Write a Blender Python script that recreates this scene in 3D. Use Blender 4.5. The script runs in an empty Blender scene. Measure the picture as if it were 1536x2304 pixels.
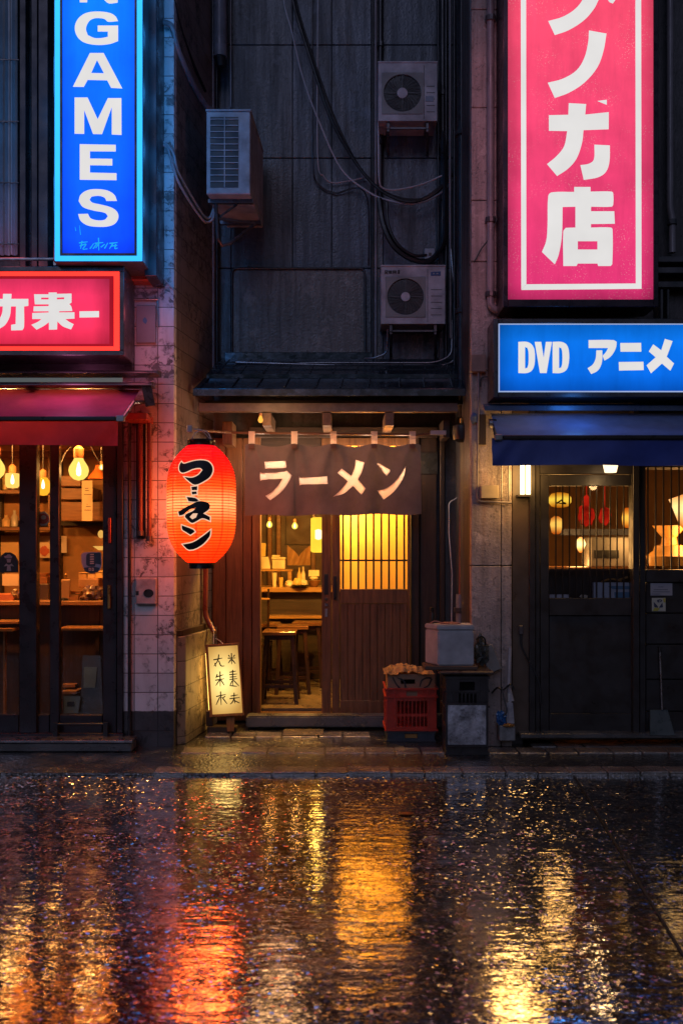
import bpy, bmesh, math, random
from mathutils import Vector, Matrix
from mathutils.geometry import tessellate_polygon

random.seed(11)
S = bpy.context.scene
COL = S.collection
R = math.radians
# ---------------------------------------------------------------- survey: metres from the photograph
FOC, DCAM, EYE, CX, HY = 2100.0, 7.0, 1.5, 768.0, 1230.0
def wx(x, Y): return (x - CX) * (DCAM + Y) / FOC
def wz(y, Y): return EYE - (y - HY) * (DCAM + Y) / FOC
def P(x, y, Y): return Vector((wx(x, Y), Y, wz(y, Y)))
def lin(c): return c / 12.92 if c <= 0.04045 else ((c + 0.055) / 1.055) ** 2.4
def rgb(r, g, b): return (lin(r / 255), lin(g / 255), lin(b / 255), 1.0)

# ---------------------------------------------------------------- materials
class NT:
    def __init__(s, name):
        s.m = bpy.data.materials.new(name); s.m.use_nodes = True
        s.t = s.m.node_tree; s.t.nodes.clear()
        s.out = s.n('ShaderNodeOutputMaterial')
    def n(s, typ, **kw):
        nd = s.t.nodes.new(typ)
        for k, v in kw.items(): setattr(nd, k, v)
        return nd
    def l(s, a, b): s.t.links.new(a, b)
    def put(s, sock, v):
        if v is None: return
        if isinstance(v, bpy.types.NodeSocket): s.l(v, sock)
        else: sock.default_value = v
    def coord(s, world=False, scale=(1, 1, 1), loc=(0, 0, 0), rot=(0, 0, 0)):
        if world: o = s.n('ShaderNodeNewGeometry').outputs['Position']
        else: o = s.n('ShaderNodeTexCoord').outputs['Object']
        mp = s.n('ShaderNodeMapping')
        mp.inputs['Scale'].default_value = scale; mp.inputs['Location'].default_value = loc; mp.inputs['Rotation'].default_value = rot
        s.l(o, mp.inputs['Vector']); return mp.outputs[0]
    def noise(s, vec, scale, detail=4, rough=0.55, dist=0):
        nd = s.n('ShaderNodeTexNoise'); s.l(vec, nd.inputs['Vector'])
        nd.inputs['Scale'].default_value = scale; nd.inputs['Detail'].default_value = detail
        nd.inputs['Roughness'].default_value = rough; nd.inputs['Distortion'].default_value = dist
        return nd.outputs['Fac']
    def ramp(s, fac, a, b, ca=0.0, cb=1.0):
        nd = s.n('ShaderNodeMapRange'); s.l(fac, nd.inputs['Value'])
        nd.inputs['From Min'].default_value = a; nd.inputs['From Max'].default_value = b
        nd.inputs['To Min'].default_value = ca; nd.inputs['To Max'].default_value = cb
        return nd.outputs[0]
    def mix(s, fac, a, b, blend='MIX'):
        nd = s.n('ShaderNodeMix', data_type='RGBA', blend_type=blend)
        s.put(nd.inputs[0], fac); s.put(nd.inputs[6], a); s.put(nd.inputs[7], b)
        return nd.outputs[2]
    def math(s, op, a, b=None, clamp=False):
        nd = s.n('ShaderNodeMath', operation=op, use_clamp=clamp)
        s.put(nd.inputs[0], a); s.put(nd.inputs[1], b); return nd.outputs[0]
    def bump(s, h, strength=0.5, dist=0.01, normal=None):
        nd = s.n('ShaderNodeBump'); nd.inputs['Strength'].default_value = strength
        nd.inputs['Distance'].default_value = dist; s.l(h, nd.inputs['Height'])
        if normal: s.l(normal, nd.inputs['Normal'])
        return nd.outputs[0]
    def bsdf(s, col, rough=0.5, metal=0.0, normal=None, spec=None, coat=None):
        b = s.n('ShaderNodeBsdfPrincipled')
        s.put(b.inputs['Base Color'], col); s.put(b.inputs['Roughness'], rough); s.put(b.inputs['Metallic'], metal)
        if normal: s.l(normal, b.inputs['Normal'])
        if spec is not None: b.inputs['Specular IOR Level'].default_value = spec
        if coat is not None: b.inputs['Coat Weight'].default_value = coat; b.inputs['Coat Roughness'].default_value = 0.12
        return b.outputs[0]
    def done(s, sh): s.l(sh, s.out.inputs[0]); return s.m

def dark(c, k): return (c[0] * k, c[1] * k, c[2] * k, 1)
def plain(name, c, rough=0.5, metal=0.0, var=0.35, vs=5.0, bump=0.25, bs=60.0, spec=None, world=False, streak=1.0, rvar=0.15, coat=None):
    t = NT(name); v = t.coord(world, (1, 1, streak))
    a = t.noise(v, vs, 6, 0.62); f = t.noise(t.coord(world), bs, 3)
    c2 = t.mix(t.ramp(a, 0.3, 0.72), dark(c, 1 - var), dark(c, 1 + var * 0.6))
    r = t.ramp(t.noise(v, vs * 2.1, 4), 0.3, 0.7, max(0.03, rough - rvar), min(1, rough + rvar))
    return t.done(t.bsdf(c2, r, metal, t.bump(f, bump, 0.004), spec, coat))
def wood(name, c1, c2, axis='Z', rough=0.5, sc=9.0, world=True, spec=0.4, wet=0.0):
    t = NT(name); k = {'Z': (1, 1, 0.07), 'X': (0.07, 1, 1), 'Y': (1, 0.07, 1)}[axis]
    v = t.coord(world, k); g = t.noise(v, sc * 4, 8, 0.7, 0.6); b = t.noise(t.coord(world), 2.2, 4)
    col = t.mix(t.ramp(g, 0.33, 0.68), c1, c2); col = t.mix(t.ramp(b, 0.35, 0.75, 0, 0.6), col, dark(c1, 0.45))
    r = t.ramp(b, 0.3, 0.7, rough - 0.15, rough + 0.12)
    return t.done(t.bsdf(col, r, 0, t.bump(g, 0.35, 0.004), spec))
def glow(name, c, strength, var=0.12, vs=3.0, see=0.0):
    t = NT(name); e = t.n('ShaderNodeEmission'); f = t.noise(t.coord(), vs, 3)
    e.inputs[0].default_value = c
    t.l(t.ramp(f, 0.3, 0.7, strength * (1 - var), strength * (1 + var)), e.inputs[1])
    if see <= 0: return t.done(e.outputs[0])
    tr = t.n('ShaderNodeBsdfTransparent'); tr.inputs[0].default_value = (see, see, see, 1)
    ad = t.n('ShaderNodeAddShader'); t.l(tr.outputs[0], ad.inputs[0]); t.l(e.outputs[0], ad.inputs[1])
    return t.done(ad.outputs[0])
def litpanel(name, ctop, cbot, strength, z0, z1, speck=0.0, gloss=0.035, mottle=0.12, peak=1.5, ext=None):
    """backlit acrylic: emission (tubes behind) through a tinted sheet with rain specks, plus a glossy skin"""
    t = NT(name); geo = t.n('ShaderNodeNewGeometry').outputs['Position']
    sep = t.n('ShaderNodeSeparateXYZ'); t.l(geo, sep.inputs[0])
    g = t.ramp(sep.outputs['Z'], z0, z1)
    pk = lambda c: tuple(ch * (peak if ch == max(c[:3]) else 1.0) for ch in c[:3]) + (1,)   # the tubes' own peak colour is brighter than white paper
    ctop, cbot = pk(ctop), pk(cbot)
    col = t.mix(g, cbot, ctop)
    v = t.coord(True); f = t.noise(v, 2.6, 4)
    st = t.ramp(f, 0.3, 0.7, strength * (1 - mottle), strength * (1 + mottle))
    if ext:                                     # light falls off where the box has no tube: towards its edges
        d = None
        for ax, a, b in (('X', ext[0], 1), ('X', ext[1], -1), ('Z', ext[2], 1), ('Z', ext[3], -1)):
            q = t.ramp(t.math('MULTIPLY', t.math('SUBTRACT', sep.outputs[ax], a), b), 0, .12, .62, 1)
            d = q if d is None else t.math('MULTIPLY', d, q)
        st = t.math('MULTIPLY', st, d)
        gr = t.noise(t.coord(True, (1, 1, .15)), 9, 6, .7); st = t.math('MULTIPLY', st, t.ramp(gr, .45, .8, 1, .82))
    if speck > 0:
        vo = t.n('ShaderNodeTexVoronoi'); vo.inputs['Scale'].default_value = 75; t.l(v, vo.inputs['Vector'])
        d = t.ramp(vo.outputs['Distance'], 0.10, 0.30, 1, 0); msk = t.ramp(t.noise(v, 5.5, 4), 0.45, 0.68)
        rnd = t.ramp(t.n('ShaderNodeTexWhiteNoise').outputs[0], 0, 1)
        sp = t.math('MULTIPLY', t.math('MULTIPLY', d, msk, True), speck)
        col = t.mix(sp, col, (1, 0.75, 0.7, 1))
    e = t.n('ShaderNodeEmission'); t.l(col, e.inputs[0]); t.l(st, e.inputs[1])
    gl = t.n('ShaderNodeBsdfGlossy'); gl.inputs['Roughness'].default_value = 0.15
    gl.inputs[0].default_value = (gloss * .2, gloss * .2, gloss * .2, 1)
    ad = t.n('ShaderNodeAddShader'); t.l(e.outputs[0], ad.inputs[0]); t.l(gl.outputs[0], ad.inputs[1])
    return t.done(ad.outputs[0])
def glass(name, tint=(0.92, 0.92, 0.92, 1), rough=0.02, base=0.03):
    t = NT(name); tr = t.n('ShaderNodeBsdfTransparent'); tr.inputs[0].default_value = tint
    gl = t.n('ShaderNodeBsdfGlossy'); gl.inputs['Roughness'].default_value = rough
    fr = t.n('ShaderNodeFresnel'); fr.inputs[0].default_value = 1.45
    gr = t.ramp(t.noise(t.coord(True), 3.0, 5), 0.5, 0.8, 0, 0.008)
    fac = t.math('ADD', fr.outputs[0], gr)
    mx = t.n('ShaderNodeMixShader'); t.l(fac, mx.inputs[0]); t.l(tr.outputs[0], mx.inputs[1]); t.l(gl.outputs[0], mx.inputs[2])
    return t.done(mx.outputs[0])
def fabric(name, c, rough=0.75, trans=0.25, weave=220, var=0.3):
    t = NT(name); v = t.coord(True)
    w1 = t.n('ShaderNodeTexWave', bands_direction='X'); w1.inputs['Scale'].default_value = weave; t.l(v, w1.inputs[0])
    w2 = t.n('ShaderNodeTexWave', bands_direction='Z'); w2.inputs['Scale'].default_value = weave; t.l(v, w2.inputs[0])
    h = t.math('ADD', w1.outputs['Fac'], w2.outputs['Fac']); a = t.noise(v, 4, 7, 0.65)
    col = t.mix(t.ramp(a, 0.3, 0.72), dark(c, 1 - var), dark(c, 1 + var * 0.7))
    b = t.bsdf(col, rough, 0, t.bump(h, 0.15, 0.001), 0.3)
    tl = t.n('ShaderNodeBsdfTranslucent'); t.l(col, tl.inputs[0])
    mx = t.n('ShaderNodeMixShader'); mx.inputs[0].default_value = trans
    t.l(b, mx.inputs[1]); t.l(tl.outputs[0], mx.inputs[2]); return t.done(mx.outputs[0])

# ---------------------------------------------------------------- mesh building
def catmull(pts, k=6, closed=False):
    pts = [Vector(p) for p in pts]; n = len(pts); out = []
    rng = range(n if closed else n - 1)
    for i in rng:
        p1, p2 = pts[i], pts[(i + 1) % n]
        p0 = pts[(i - 1) % n] if closed or i > 0 else p1 * 2 - p2
        p3 = pts[(i + 2) % n] if closed or i + 2 < n else p2 * 2 - p1
        for j in range(k):
            t = j / k
            out.append(0.5 * ((2 * p1) + (p2 - p0) * t + (2 * p0 - 5 * p1 + 4 * p2 - p3) * t * t + (3 * p1 - p0 - 3 * p2 + p3) * t ** 3))
    if not closed: out.append(pts[-1])
    return out
def smooth_loop(pts, k=4, corner=50):
    """rounds a traced outline, leaving its sharp corners sharp"""
    pts = [Vector((p[0], p[1])) for p in pts]; n = len(pts); tan = []; cor = []
    for i in range(n):
        a = pts[i] - pts[i - 1]; b = pts[(i + 1) % n] - pts[i]
        ang = abs(math.degrees(a.angle(b))) if a.length > 1e-6 and b.length > 1e-6 else 0
        cor.append(ang > corner); tan.append((pts[(i + 1) % n] - pts[i - 1]) * 0.5)
    out = []
    for i in range(n):
        j = (i + 1) % n; p, q = pts[i], pts[j]
        if cor[i] and cor[j]: out.append(p); continue
        d = q - p; L = d.length
        m0 = d if cor[i] else tan[i].normalized() * L if tan[i].length > 1e-6 else d
        m1 = d if cor[j] else tan[j].normalized() * L if tan[j].length > 1e-6 else d
        for s in range(k):
            t = s / k
            out.append((2 * t ** 3 - 3 * t ** 2 + 1) * p + (t ** 3 - 2 * t ** 2 + t) * m0 + (-2 * t ** 3 + 3 * t ** 2) * q + (t ** 3 - t ** 2) * m1)
    return out
def grow(pts, d):
    """offset an outline outwards by d"""
    pts = [Vector((p[0], p[1])) for p in pts]; n = len(pts)
    area = sum(pts[i].x * pts[(i + 1) % n].y - pts[(i + 1) % n].x * pts[i].y for i in range(n))
    sg = 1 if area > 0 else -1; out = []
    for i in range(n):
        a = (pts[i] - pts[i - 1]).normalized(); b = (pts[(i + 1) % n] - pts[i]).normalized()
        na = Vector((a.y, -a.x)); nb = Vector((b.y, -b.x)); m = na + nb
        m = m.normalized() / max(0.5, math.sqrt(max(0.1, (1 + na.dot(nb)) / 2))) if m.length > 1e-3 else na
        out.append(pts[i] + m * d * sg)
    return out
def brush(pts, w0, w1=None, wm=None):
    """a brush stroke as an outline"""
    c = catmull([(p[0], p[1], 0) for p in pts], 5); n = len(c); w1 = w0 if w1 is None else w1
    wm = (w0 + w1) / 2 if wm is None else wm; A = []; B = []
    for i, p in enumerate(c):
        t = (c[min(i + 1, n - 1)] - c[max(i - 1, 0)]).normalized(); nn = Vector((-t.y, t.x, 0)); u = i / max(1, n - 1)
        w = (w0 + (wm - w0) * u * 2) if u < 0.5 else (wm + (w1 - wm) * (u - 0.5) * 2)
        A.append(p + nn * w / 2); B.append(p - nn * w / 2)
    return [(q.x, q.y) for q in A + B[::-1]]
def zoomed(scale, ox, oy): return lambda p: (p[0] / scale + ox, p[1] / scale + oy)

WL = {}
class MB:
    def __init__(s): s.bm = bmesh.new()
    def face(s, pts): s.bm.faces.new([s.bm.verts.new(p) for p in pts]); return s
    def hexa(s, a, b):
        va = [s.bm.verts.new(p) for p in a]; vb = [s.bm.verts.new(p) for p in b]; n = len(va)
        s.bm.faces.new(va); s.bm.faces.new(vb[::-1])
        for i in range(n): s.bm.faces.new((va[i], vb[i], vb[(i + 1) % n], va[(i + 1) % n]))
        return s
    def box(s, x0, x1, y0, y1, z0, z1, M=None):
        a = [Vector(p) for p in ((x0, y0, z0), (x1, y0, z0), (x1, y1, z0), (x0, y1, z0))]
        b = [p + Vector((0, 0, z1 - z0)) for p in a]
        if M: a = [M @ p for p in a]; b = [M @ p for p in b]
        return s.hexa(a, b)
    def pbox(s, a, b, c, d, Y0, Y1): return s.box(wx(a, Y0), wx(c, Y0), Y0, Y1, wz(d, Y0), wz(b, Y0))
    def foot(s, pts, z0, z1): return s.hexa([(p[0], p[1], z0) for p in pts], [(p[0], p[1], z1) for p in pts])
    def cyl(s, p0, p1, r0, r1=None, n=16): return s.tube([p0, p1], r0, n, r1)
    def tube(s, pts, r, n=8, r1=None):
        pts = [Vector(p) for p in pts]; rings = []; m = len(pts)
        up = None
        for i, p in enumerate(pts):
            t = (pts[min(i + 1, m - 1)] - pts[max(i - 1, 0)])
            if t.length < 1e-9: t = Vector((0, 0, 1))
            t.normalize()
            if up is None: up = t.orthogonal().normalized()
            up = (up - t * up.dot(t)); up = up.normalized() if up.length > 1e-6 else t.orthogonal().normalized()
            sd = t.cross(up); rr = r if r1 is None else r + (r1 - r) * i / (m - 1)
            rings.append([s.bm.verts.new(p + (up * math.cos(2 * math.pi * k / n) + sd * math.sin(2 * math.pi * k / n)) * rr) for k in range(n)])
        for i in range(m - 1):
            for k in range(n):
                s.bm.faces.new((rings[i][k], rings[i][(k + 1) % n], rings[i + 1][(k + 1) % n], rings[i + 1][k]))
        s.bm.faces.new(rings[0][::-1]); s.bm.faces.new(rings[-1]); return s
    def wire(s, pts, r, n=6, k=6): return s.tube(catmull(pts, k), r, n)
    def lathe(s, prof, c, n=24, sx=1, sy=1):
        c = Vector(c); rings = []
        for r, z in prof:
            rings.append([s.bm.verts.new(c + Vector((math.cos(2 * math.pi * k / n) * max(r, 1e-4) * sx, math.sin(2 * math.pi * k / n) * max(r, 1e-4) * sy, z))) for k in range(n)])
        for i in range(len(rings) - 1):
            for k in range(n): s.bm.faces.new((rings[i][k], rings[i][(k + 1) % n], rings[i + 1][(k + 1) % n], rings[i + 1][k]))
        s.bm.faces.new(rings[0][::-1]); s.bm.faces.new(rings[-1]); return s
    def plate(s, loops, f, thick):
        """outline with holes, extruded: f maps 2D -> world point on the front, thick a world vector to the back"""
        loops = [[Vector((p[0], p[1], 0)) for p in L] for L in loops]
        flat = [p for L in loops for p in L]; tr = tessellate_polygon(loops)
        fr = [s.bm.verts.new(f(p)) for p in flat]; thick = Vector(thick)
        def mk(*v):
            try: s.bm.faces.new(v)
            except ValueError: pass
        for t in tr:
            if len(set(t)) == 3: mk(*[fr[i] for i in t])
        if thick.length > 0:
            bk = [s.bm.verts.new(v.co + thick) for v in fr]
            for t in tr:
                if len(set(t)) == 3: mk(*[bk[i] for i in reversed(t)])
            o = 0
            for L in loops:
                n = len(L)
                for i in range(n): mk(fr[o + i], bk[o + i], bk[o + (i + 1) % n], fr[o + (i + 1) % n])
                o += n
        return s
    def glyphs(s, shapes, zf, Y, thick=0.003, sm=True):
        for sh in shapes:
            loops = [smooth_loop(L) if sm else L for L in sh]
            s.plate([[zf(p) for p in L] for L in loops], lambda p: P(p[0], p[1], Y), (0, thick, 0))
        return s
    def sheet(s, f, nu, nv, close=False):
        g = [[s.bm.verts.new(f(i / nu, j / nv)) for i in range(nu + 1)] for j in range(nv + 1)]
        for j in range(nv):
            for i in range(nu): s.bm.faces.new((g[j][i], g[j][i + 1], g[j + 1][i + 1], g[j + 1][i]))
        return s
    def blob(s, c, rx, ry, rz, amp=0.2, seed=0, sub=3, lump=4.0):
        from mathutils import noise as N
        r = bmesh.ops.create_icosphere(s.bm, subdivisions=sub, radius=1.0); c = Vector(c); o = Vector((seed * 3.7, seed * 1.3, seed))
        for v in r['verts']:
            d = v.co.copy(); k = 1 + amp * N.noise(d * lump * 0.5 + o) + amp * 0.5 * N.noise(d * lump + o)
            v.co = c + Vector((d.x * rx * k, d.y * ry * k, d.z * rz * k))
        return s
    def xf(s, M): bmesh.ops.transform(s.bm, matrix=M, verts=s.bm.verts); return s
    def build(s, name, m, parent=None, smooth=False, bevel=0.0, label=None, seg=1):
        bm = s.bm
        bmesh.ops.recalc_face_normals(bm, faces=bm.faces)
        if bevel > 0:
            es = [e for e in bm.edges if len(e.link_faces) == 2 and e.calc_face_angle(0) > 0.6]
            bmesh.ops.bevel(bm, geom=es, offset=bevel, segments=seg, affect='EDGES', clamp_overlap=True)
        loc = WL[parent.name] if parent else s.base()
        bmesh.ops.translate(bm, verts=bm.verts, vec=-loc)
        me = bpy.data.meshes.new(name); bm.to_mesh(me); bm.free()
        me.materials.append(m)
        if smooth:
            for p in me.polygons: p.use_smooth = True
            try: me.set_sharp_from_angle(angle=R(40))
            except Exception: pass
        o = bpy.data.objects.new(name, me); COL.objects.link(o)
        if parent: o.parent = parent
        else: o.location = loc
        WL[o.name] = loc.copy()
        if label: o['label'] = label
        return o
    def base(s):
        xs = [v.co.x for v in s.bm.verts]; ys = [v.co.y for v in s.bm.verts]; zs = [v.co.z for v in s.bm.verts]
        return Vector(((min(xs) + max(xs)) / 2, (min(ys) + max(ys)) / 2, min(zs)))
def thing(name, label, cat, loc, group=None):
    o = bpy.data.objects.new(name, None); COL.objects.link(o); o.location = loc; o.empty_display_size = 0.1
    o['label'] = label; o['category'] = cat
    if group: o['group'] = group
    WL[o.name] = Vector(loc); return o
def single(name, mb, m, label, cat, group=None, **kw):
    o = mb.build(name, m, None, **kw); o['label'] = label; o['category'] = cat
    if group: o['group'] = group
    return o
def setting(name, mb, m, **kw):
    o = mb.build(name, m, None, **kw); o['kind'] = 'structure'; return o
def dup(root, loc, label, rotz=0.0, scale=None):
    r = root.copy(); COL.objects.link(r); r.location = loc; r['label'] = label; r.rotation_euler = (0, 0, rotz); WL[r.name] = Vector(loc)
    if scale: r.scale = scale
    for ch in list(root.children):
        c = ch.copy(); COL.objects.link(c); c.parent = r; WL[c.name] = Vector(loc)
        for g in list(ch.children):
            d = g.copy(); COL.objects.link(d); d.parent = c; WL[d.name] = Vector(loc)
    return r
def lamp(name, loc, watts, c, parent=None, radius=0.03):
    L = bpy.data.lights.new(name, 'POINT'); L.energy = watts; L.color = c[:3]; L.shadow_soft_size = radius
    o = bpy.data.objects.new(name, L); COL.objects.link(o)
    if parent: o.parent = parent; o.location = Vector(loc) - WL[parent.name]
    else: o.location = loc
    return o
# ================================================================ materials in use
def street_mat():
    t = NT('wet_asphalt'); v = t.coord(True)
    big = t.noise(t.coord(True, (0.9, 1.7, 1)), 2.4, 9, 0.74)
    pud = t.ramp(big, 0.40, 0.58)                       # 1 = film of standing water
    grain = t.noise(v, 62, 3, 0.6)
    dab = t.noise(t.coord(True, (9, 24, 1)), 1.0, 3, 0.6)              # ruffled film, crests along the street
    rip = t.noise(t.coord(True, (1.4, 6.0, 1)), 1.0, 3, 0.5)
    nd = t.n('ShaderNodeBump'); nd.inputs['Distance'].default_value = 0.0046; t.l(dab, nd.inputs['Height']); t.l(t.ramp(pud, 0, 1, 1, .45), nd.inputs['Strength'])
    n2 = t.bump(rip, 1.0, 0.0045, nd.outputs[0])
    # wet stones of the aggregate: each cell is a small facet with its own tilt
    vo = t.n('ShaderNodeTexVoronoi'); vo.inputs['Scale'].default_value = 74; t.l(v, vo.inputs['Vector'])
    c0 = t.n('ShaderNodeVectorMath', operation='SUBTRACT'); t.l(vo.outputs['Color'], c0.inputs[0]); c0.inputs[1].default_value = (.5, .5, .5)
    c1 = t.n('ShaderNodeVectorMath', operation='MULTIPLY'); t.l(c0.outputs[0], c1.inputs[0]); c1.inputs[1].default_value = (.32, .84, 0)
    c2 = t.n('ShaderNodeVectorMath', operation='ADD'); t.l(c1.outputs[0], c2.inputs[0]); t.l(n2, c2.inputs[1])
    nf = t.n('ShaderNodeVectorMath', operation='NORMALIZE'); t.l(c2.outputs[0], nf.inputs[0])
    se = t.n('ShaderNodeSeparateColor'); t.l(vo.outputs['Color'], se.inputs[0])
    wet = t.math('ADD', se.outputs[2], t.math('MULTIPLY', t.math('SUBTRACT', t.noise(v, 7, 6, .75), .5), 1.5))
    facet = t.math('MULTIPLY', t.ramp(wet, .60, .74), t.ramp(pud, 0, 1, 1, .35), True)
    col = t.mix(t.ramp(grain, 0.3, 0.7), (0.002, 0.002, 0.003, 1), (0.010, 0.009, 0.010, 1))
    b = t.bsdf(col, 0.5, 0, n2, 0.1)
    def lobe(r, n):
        gl = t.n('ShaderNodeBsdfGlossy'); gl.inputs['Roughness'].default_value = r; t.l(n, gl.inputs['Normal'])
        gl.inputs[0].default_value = (0.97, 0.97, 0.97, 1); return gl.outputs[0]
    gm = t.n('ShaderNodeMixShader'); t.l(facet, gm.inputs[0]); t.l(lobe(.06, n2), gm.inputs[1]); t.l(lobe(.21, nf.outputs[0]), gm.inputs[2])
    fr = t.n('ShaderNodeFresnel'); fr.inputs[0].default_value = 1.5; t.l(n2, fr.inputs['Normal'])
    crust = t.ramp(t.math('ADD', t.math('MULTIPLY', t.noise(v, 30, 7, 0.8), .65), t.math('MULTIPLY', t.noise(t.coord(True, (1, 1.6, 1)), 5, 6, .7), .35)), 0.45, 0.53, 0.03, 1.0)      # dry specks of aggregate break the film
    keep = t.math('MAXIMUM', t.math('MAXIMUM', crust, t.math('MULTIPLY', pud, .9)), facet)
    fac = t.math('MULTIPLY', t.math('ADD', fr.outputs[0], 0.50), keep, True)
    mx = t.n('ShaderNodeMixShader'); t.l(fac, mx.inputs[0]); t.l(b, mx.inputs[1]); t.l(gm.outputs[0], mx.inputs[2])
    return t.done(mx.outputs[0])
def stone_mat(name, c, gs=60, rough=(0.12, 0.4), bump=0.5, fl=0.06):
    t = NT(name); v = t.coord(True); a = t.noise(v, 3.2, 6, 0.65); g = t.noise(v, gs, 3)
    vo = t.n('ShaderNodeTexVoronoi'); vo.inputs['Scale'].default_value = gs * 0.9; t.l(v, vo.inputs['Vector'])
    col = t.mix(t.ramp(a, 0.3, 0.7), dark(c, 0.5), dark(c, 1.35)); h = t.math('ADD', g, vo.outputs['Distance'])
    n = t.bump(h, bump, 0.006); r = t.ramp(a, 0.35, 0.65, rough[0], rough[1])
    b = t.bsdf(col, r, 0, n, 0.5); gl = t.n('ShaderNodeBsdfGlossy'); t.l(n, gl.inputs['Normal']); t.l(r, gl.inputs['Roughness'])
    fr = t.n('ShaderNodeFresnel'); fr.inputs[0].default_value = 1.4; t.l(n, fr.inputs['Normal'])
    mx = t.n('ShaderNodeMixShader'); t.l(t.math('ADD', fr.outputs[0], fl, True), mx.inputs[0]); t.l(b, mx.inputs[1]); t.l(gl.outputs[0], mx.inputs[2])
    return t.done(mx.outputs[0])
def tile_mat(name, c, grout, tw, th, x0, z0, axis='X', zdark=None, stain=0.5, offset=0.0, rough=0.3):
    t = NT(name); g = t.n('ShaderNodeNewGeometry').outputs['Position']; sp = t.n('ShaderNodeSeparateXYZ'); t.l(g, sp.inputs[0])
    cb = t.n('ShaderNodeCombineXYZ'); u = t.math('SUBTRACT', sp.outputs[axis], x0); w = t.math('SUBTRACT', sp.outputs['Z'], z0)
    t.l(u, cb.inputs[0]); t.l(w, cb.inputs[1])
    br = t.n('ShaderNodeTexBrick', offset=offset, squash=1.0); t.l(cb.outputs[0], br.inputs['Vector'])
    br.inputs['Scale'].default_value = 1; br.inputs['Mortar Size'].default_value = 0.0035; br.inputs['Mortar Smooth'].default_value = 0.3
    br.inputs['Brick Width'].default_value = tw; br.inputs['Row Height'].default_value = th; br.inputs['Bias'].default_value = 0
    br.inputs['Color1'].default_value = dark(c, 0.8); br.inputs['Color2'].default_value = dark(c, 1.12); br.inputs['Mortar'].default_value = grout
    v = t.coord(True); a = t.noise(v, 3.0, 8, 0.68); s2 = t.noise(v, 16, 8, 0.72, 0.8); s3 = t.noise(t.coord(True, (1, 1, 0.12)), 14, 5, 0.6)
    big = t.noise(v, 1.1, 3)
    chips = t.math('MULTIPLY', t.ramp(s2, 0.50, 0.55), t.ramp(a, 0.47, 0.56))
    col = t.mix(t.math('MULTIPLY', chips, stain, True), br.outputs['Color'], dark(grout, 0.8))
    col = t.mix(t.ramp(a, 0.3, 0.8, 0, 0.55 * stain), col, dark(c, 0.4))
    col = t.mix(t.ramp(s3, 0.5, 0.8, 0, 0.5 * stain), col, dark(c, 0.35))
    if zdark is not None:
        k = t.ramp(t.math('ADD', sp.outputs['Z'], t.math('MULTIPLY', t.math('SUBTRACT', s2, 0.5), 0.05)), zdark - 0.004, zdark + 0.004, 0.95, 0)
        col = t.mix(k, col, (0.022, 0.022, 0.026, 1))
    h = t.math('SUBTRACT', t.math('MULTIPLY', t.math('SUBTRACT', 1, br.outputs['Fac']), 1.0), t.math('MULTIPLY', chips, 0.5))
    n = t.bump(h, 0.7, 0.004); n = t.bump(a, 0.25, 0.01, n)
    r = t.ramp(a, 0.3, 0.7, rough - 0.1, rough + 0.2)
    return t.done(t.bsdf(col, r, 0, n, 0.5))
def panel_mat(name, c, streak=0.6, rough=0.42, bump=0.3):
    """rain-streaked concrete / metal cladding"""
    t = NT(name); v = t.coord(True); a = t.noise(v, 2.2, 7, 0.66); s = t.noise(t.coord(True, (1, 1, 0.06)), 22, 6, 0.65); g = t.noise(v, 55, 4)
    sp = t.noise(v, 24, 6, 0.7)
    col = t.mix(t.ramp(a, 0.3, 0.7), dark(c, 0.6), dark(c, 1.35)); col = t.mix(t.ramp(s, 0.42, 0.72, 0, streak), col, dark(c, 0.28))
    col = t.mix(t.ramp(sp, 0.555, 0.62, 0, 0.7), col, dark(c, 0.3))
    rs = t.noise(t.coord(True, (1, 1, .3)), 3.1, 8, .75); col = t.mix(t.ramp(rs, .55, .75, 0, .6), col, (c[0] * 1.5 + .02, c[1] * .95 + .006, c[2] * .6, 1))
    pl = t.noise(v, 5.5, 7, .7); col = t.mix(t.ramp(pl, .57, .66, 0, .5), col, dark(c, 2.1))
    r = t.ramp(s, 0.3, 0.7, rough - 0.18, rough + 0.15); n = t.bump(g, bump, 0.006); n = t.bump(a, 0.2, 0.02, n)
    return t.done(t.bsdf(col, r, 0, n, 0.5))

M = {}
M['street'] = street_mat()
M['paver'] = stone_mat('pebbled_pavement', (0.012, 0.011, 0.011), 48, (0.08, 0.32), 1.0, 0.12)
M['stone'] = stone_mat('wet_kerb_stone', (0.24, 0.21, 0.19), 90, (0.10, 0.30), 0.5, 0.14)
M['granite'] = stone_mat('granite_step', (0.07, 0.068, 0.07), 110, (0.2, 0.45), 0.3, 0.02)
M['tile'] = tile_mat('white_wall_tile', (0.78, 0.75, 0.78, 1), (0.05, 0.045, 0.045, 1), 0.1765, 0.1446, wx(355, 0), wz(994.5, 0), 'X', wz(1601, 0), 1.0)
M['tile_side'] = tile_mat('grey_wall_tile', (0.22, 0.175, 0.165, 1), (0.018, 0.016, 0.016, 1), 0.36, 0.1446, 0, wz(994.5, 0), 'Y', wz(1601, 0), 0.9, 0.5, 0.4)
M['block'] = tile_mat('concrete_block', (0.30, 0.25, 0.18, 1), (0.03, 0.026, 0.02, 1), 0.40, 0.19, 0, 0.06, 'Y', None, 0.9, 0.5, 0.5)
M['panel'] = panel_mat('stained_cladding', (0.06, 0.082, 0.115), 0.9, 0.36, 0.6)
M['panel2'] = panel_mat('grey_cladding', (0.085, 0.095, 0.11), 0.9, 0.38, 0.8)
M['concrete'] = panel_mat('pitted_concrete', (0.36, 0.30, 0.285), 0.6, 0.45, 1.0)
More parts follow.
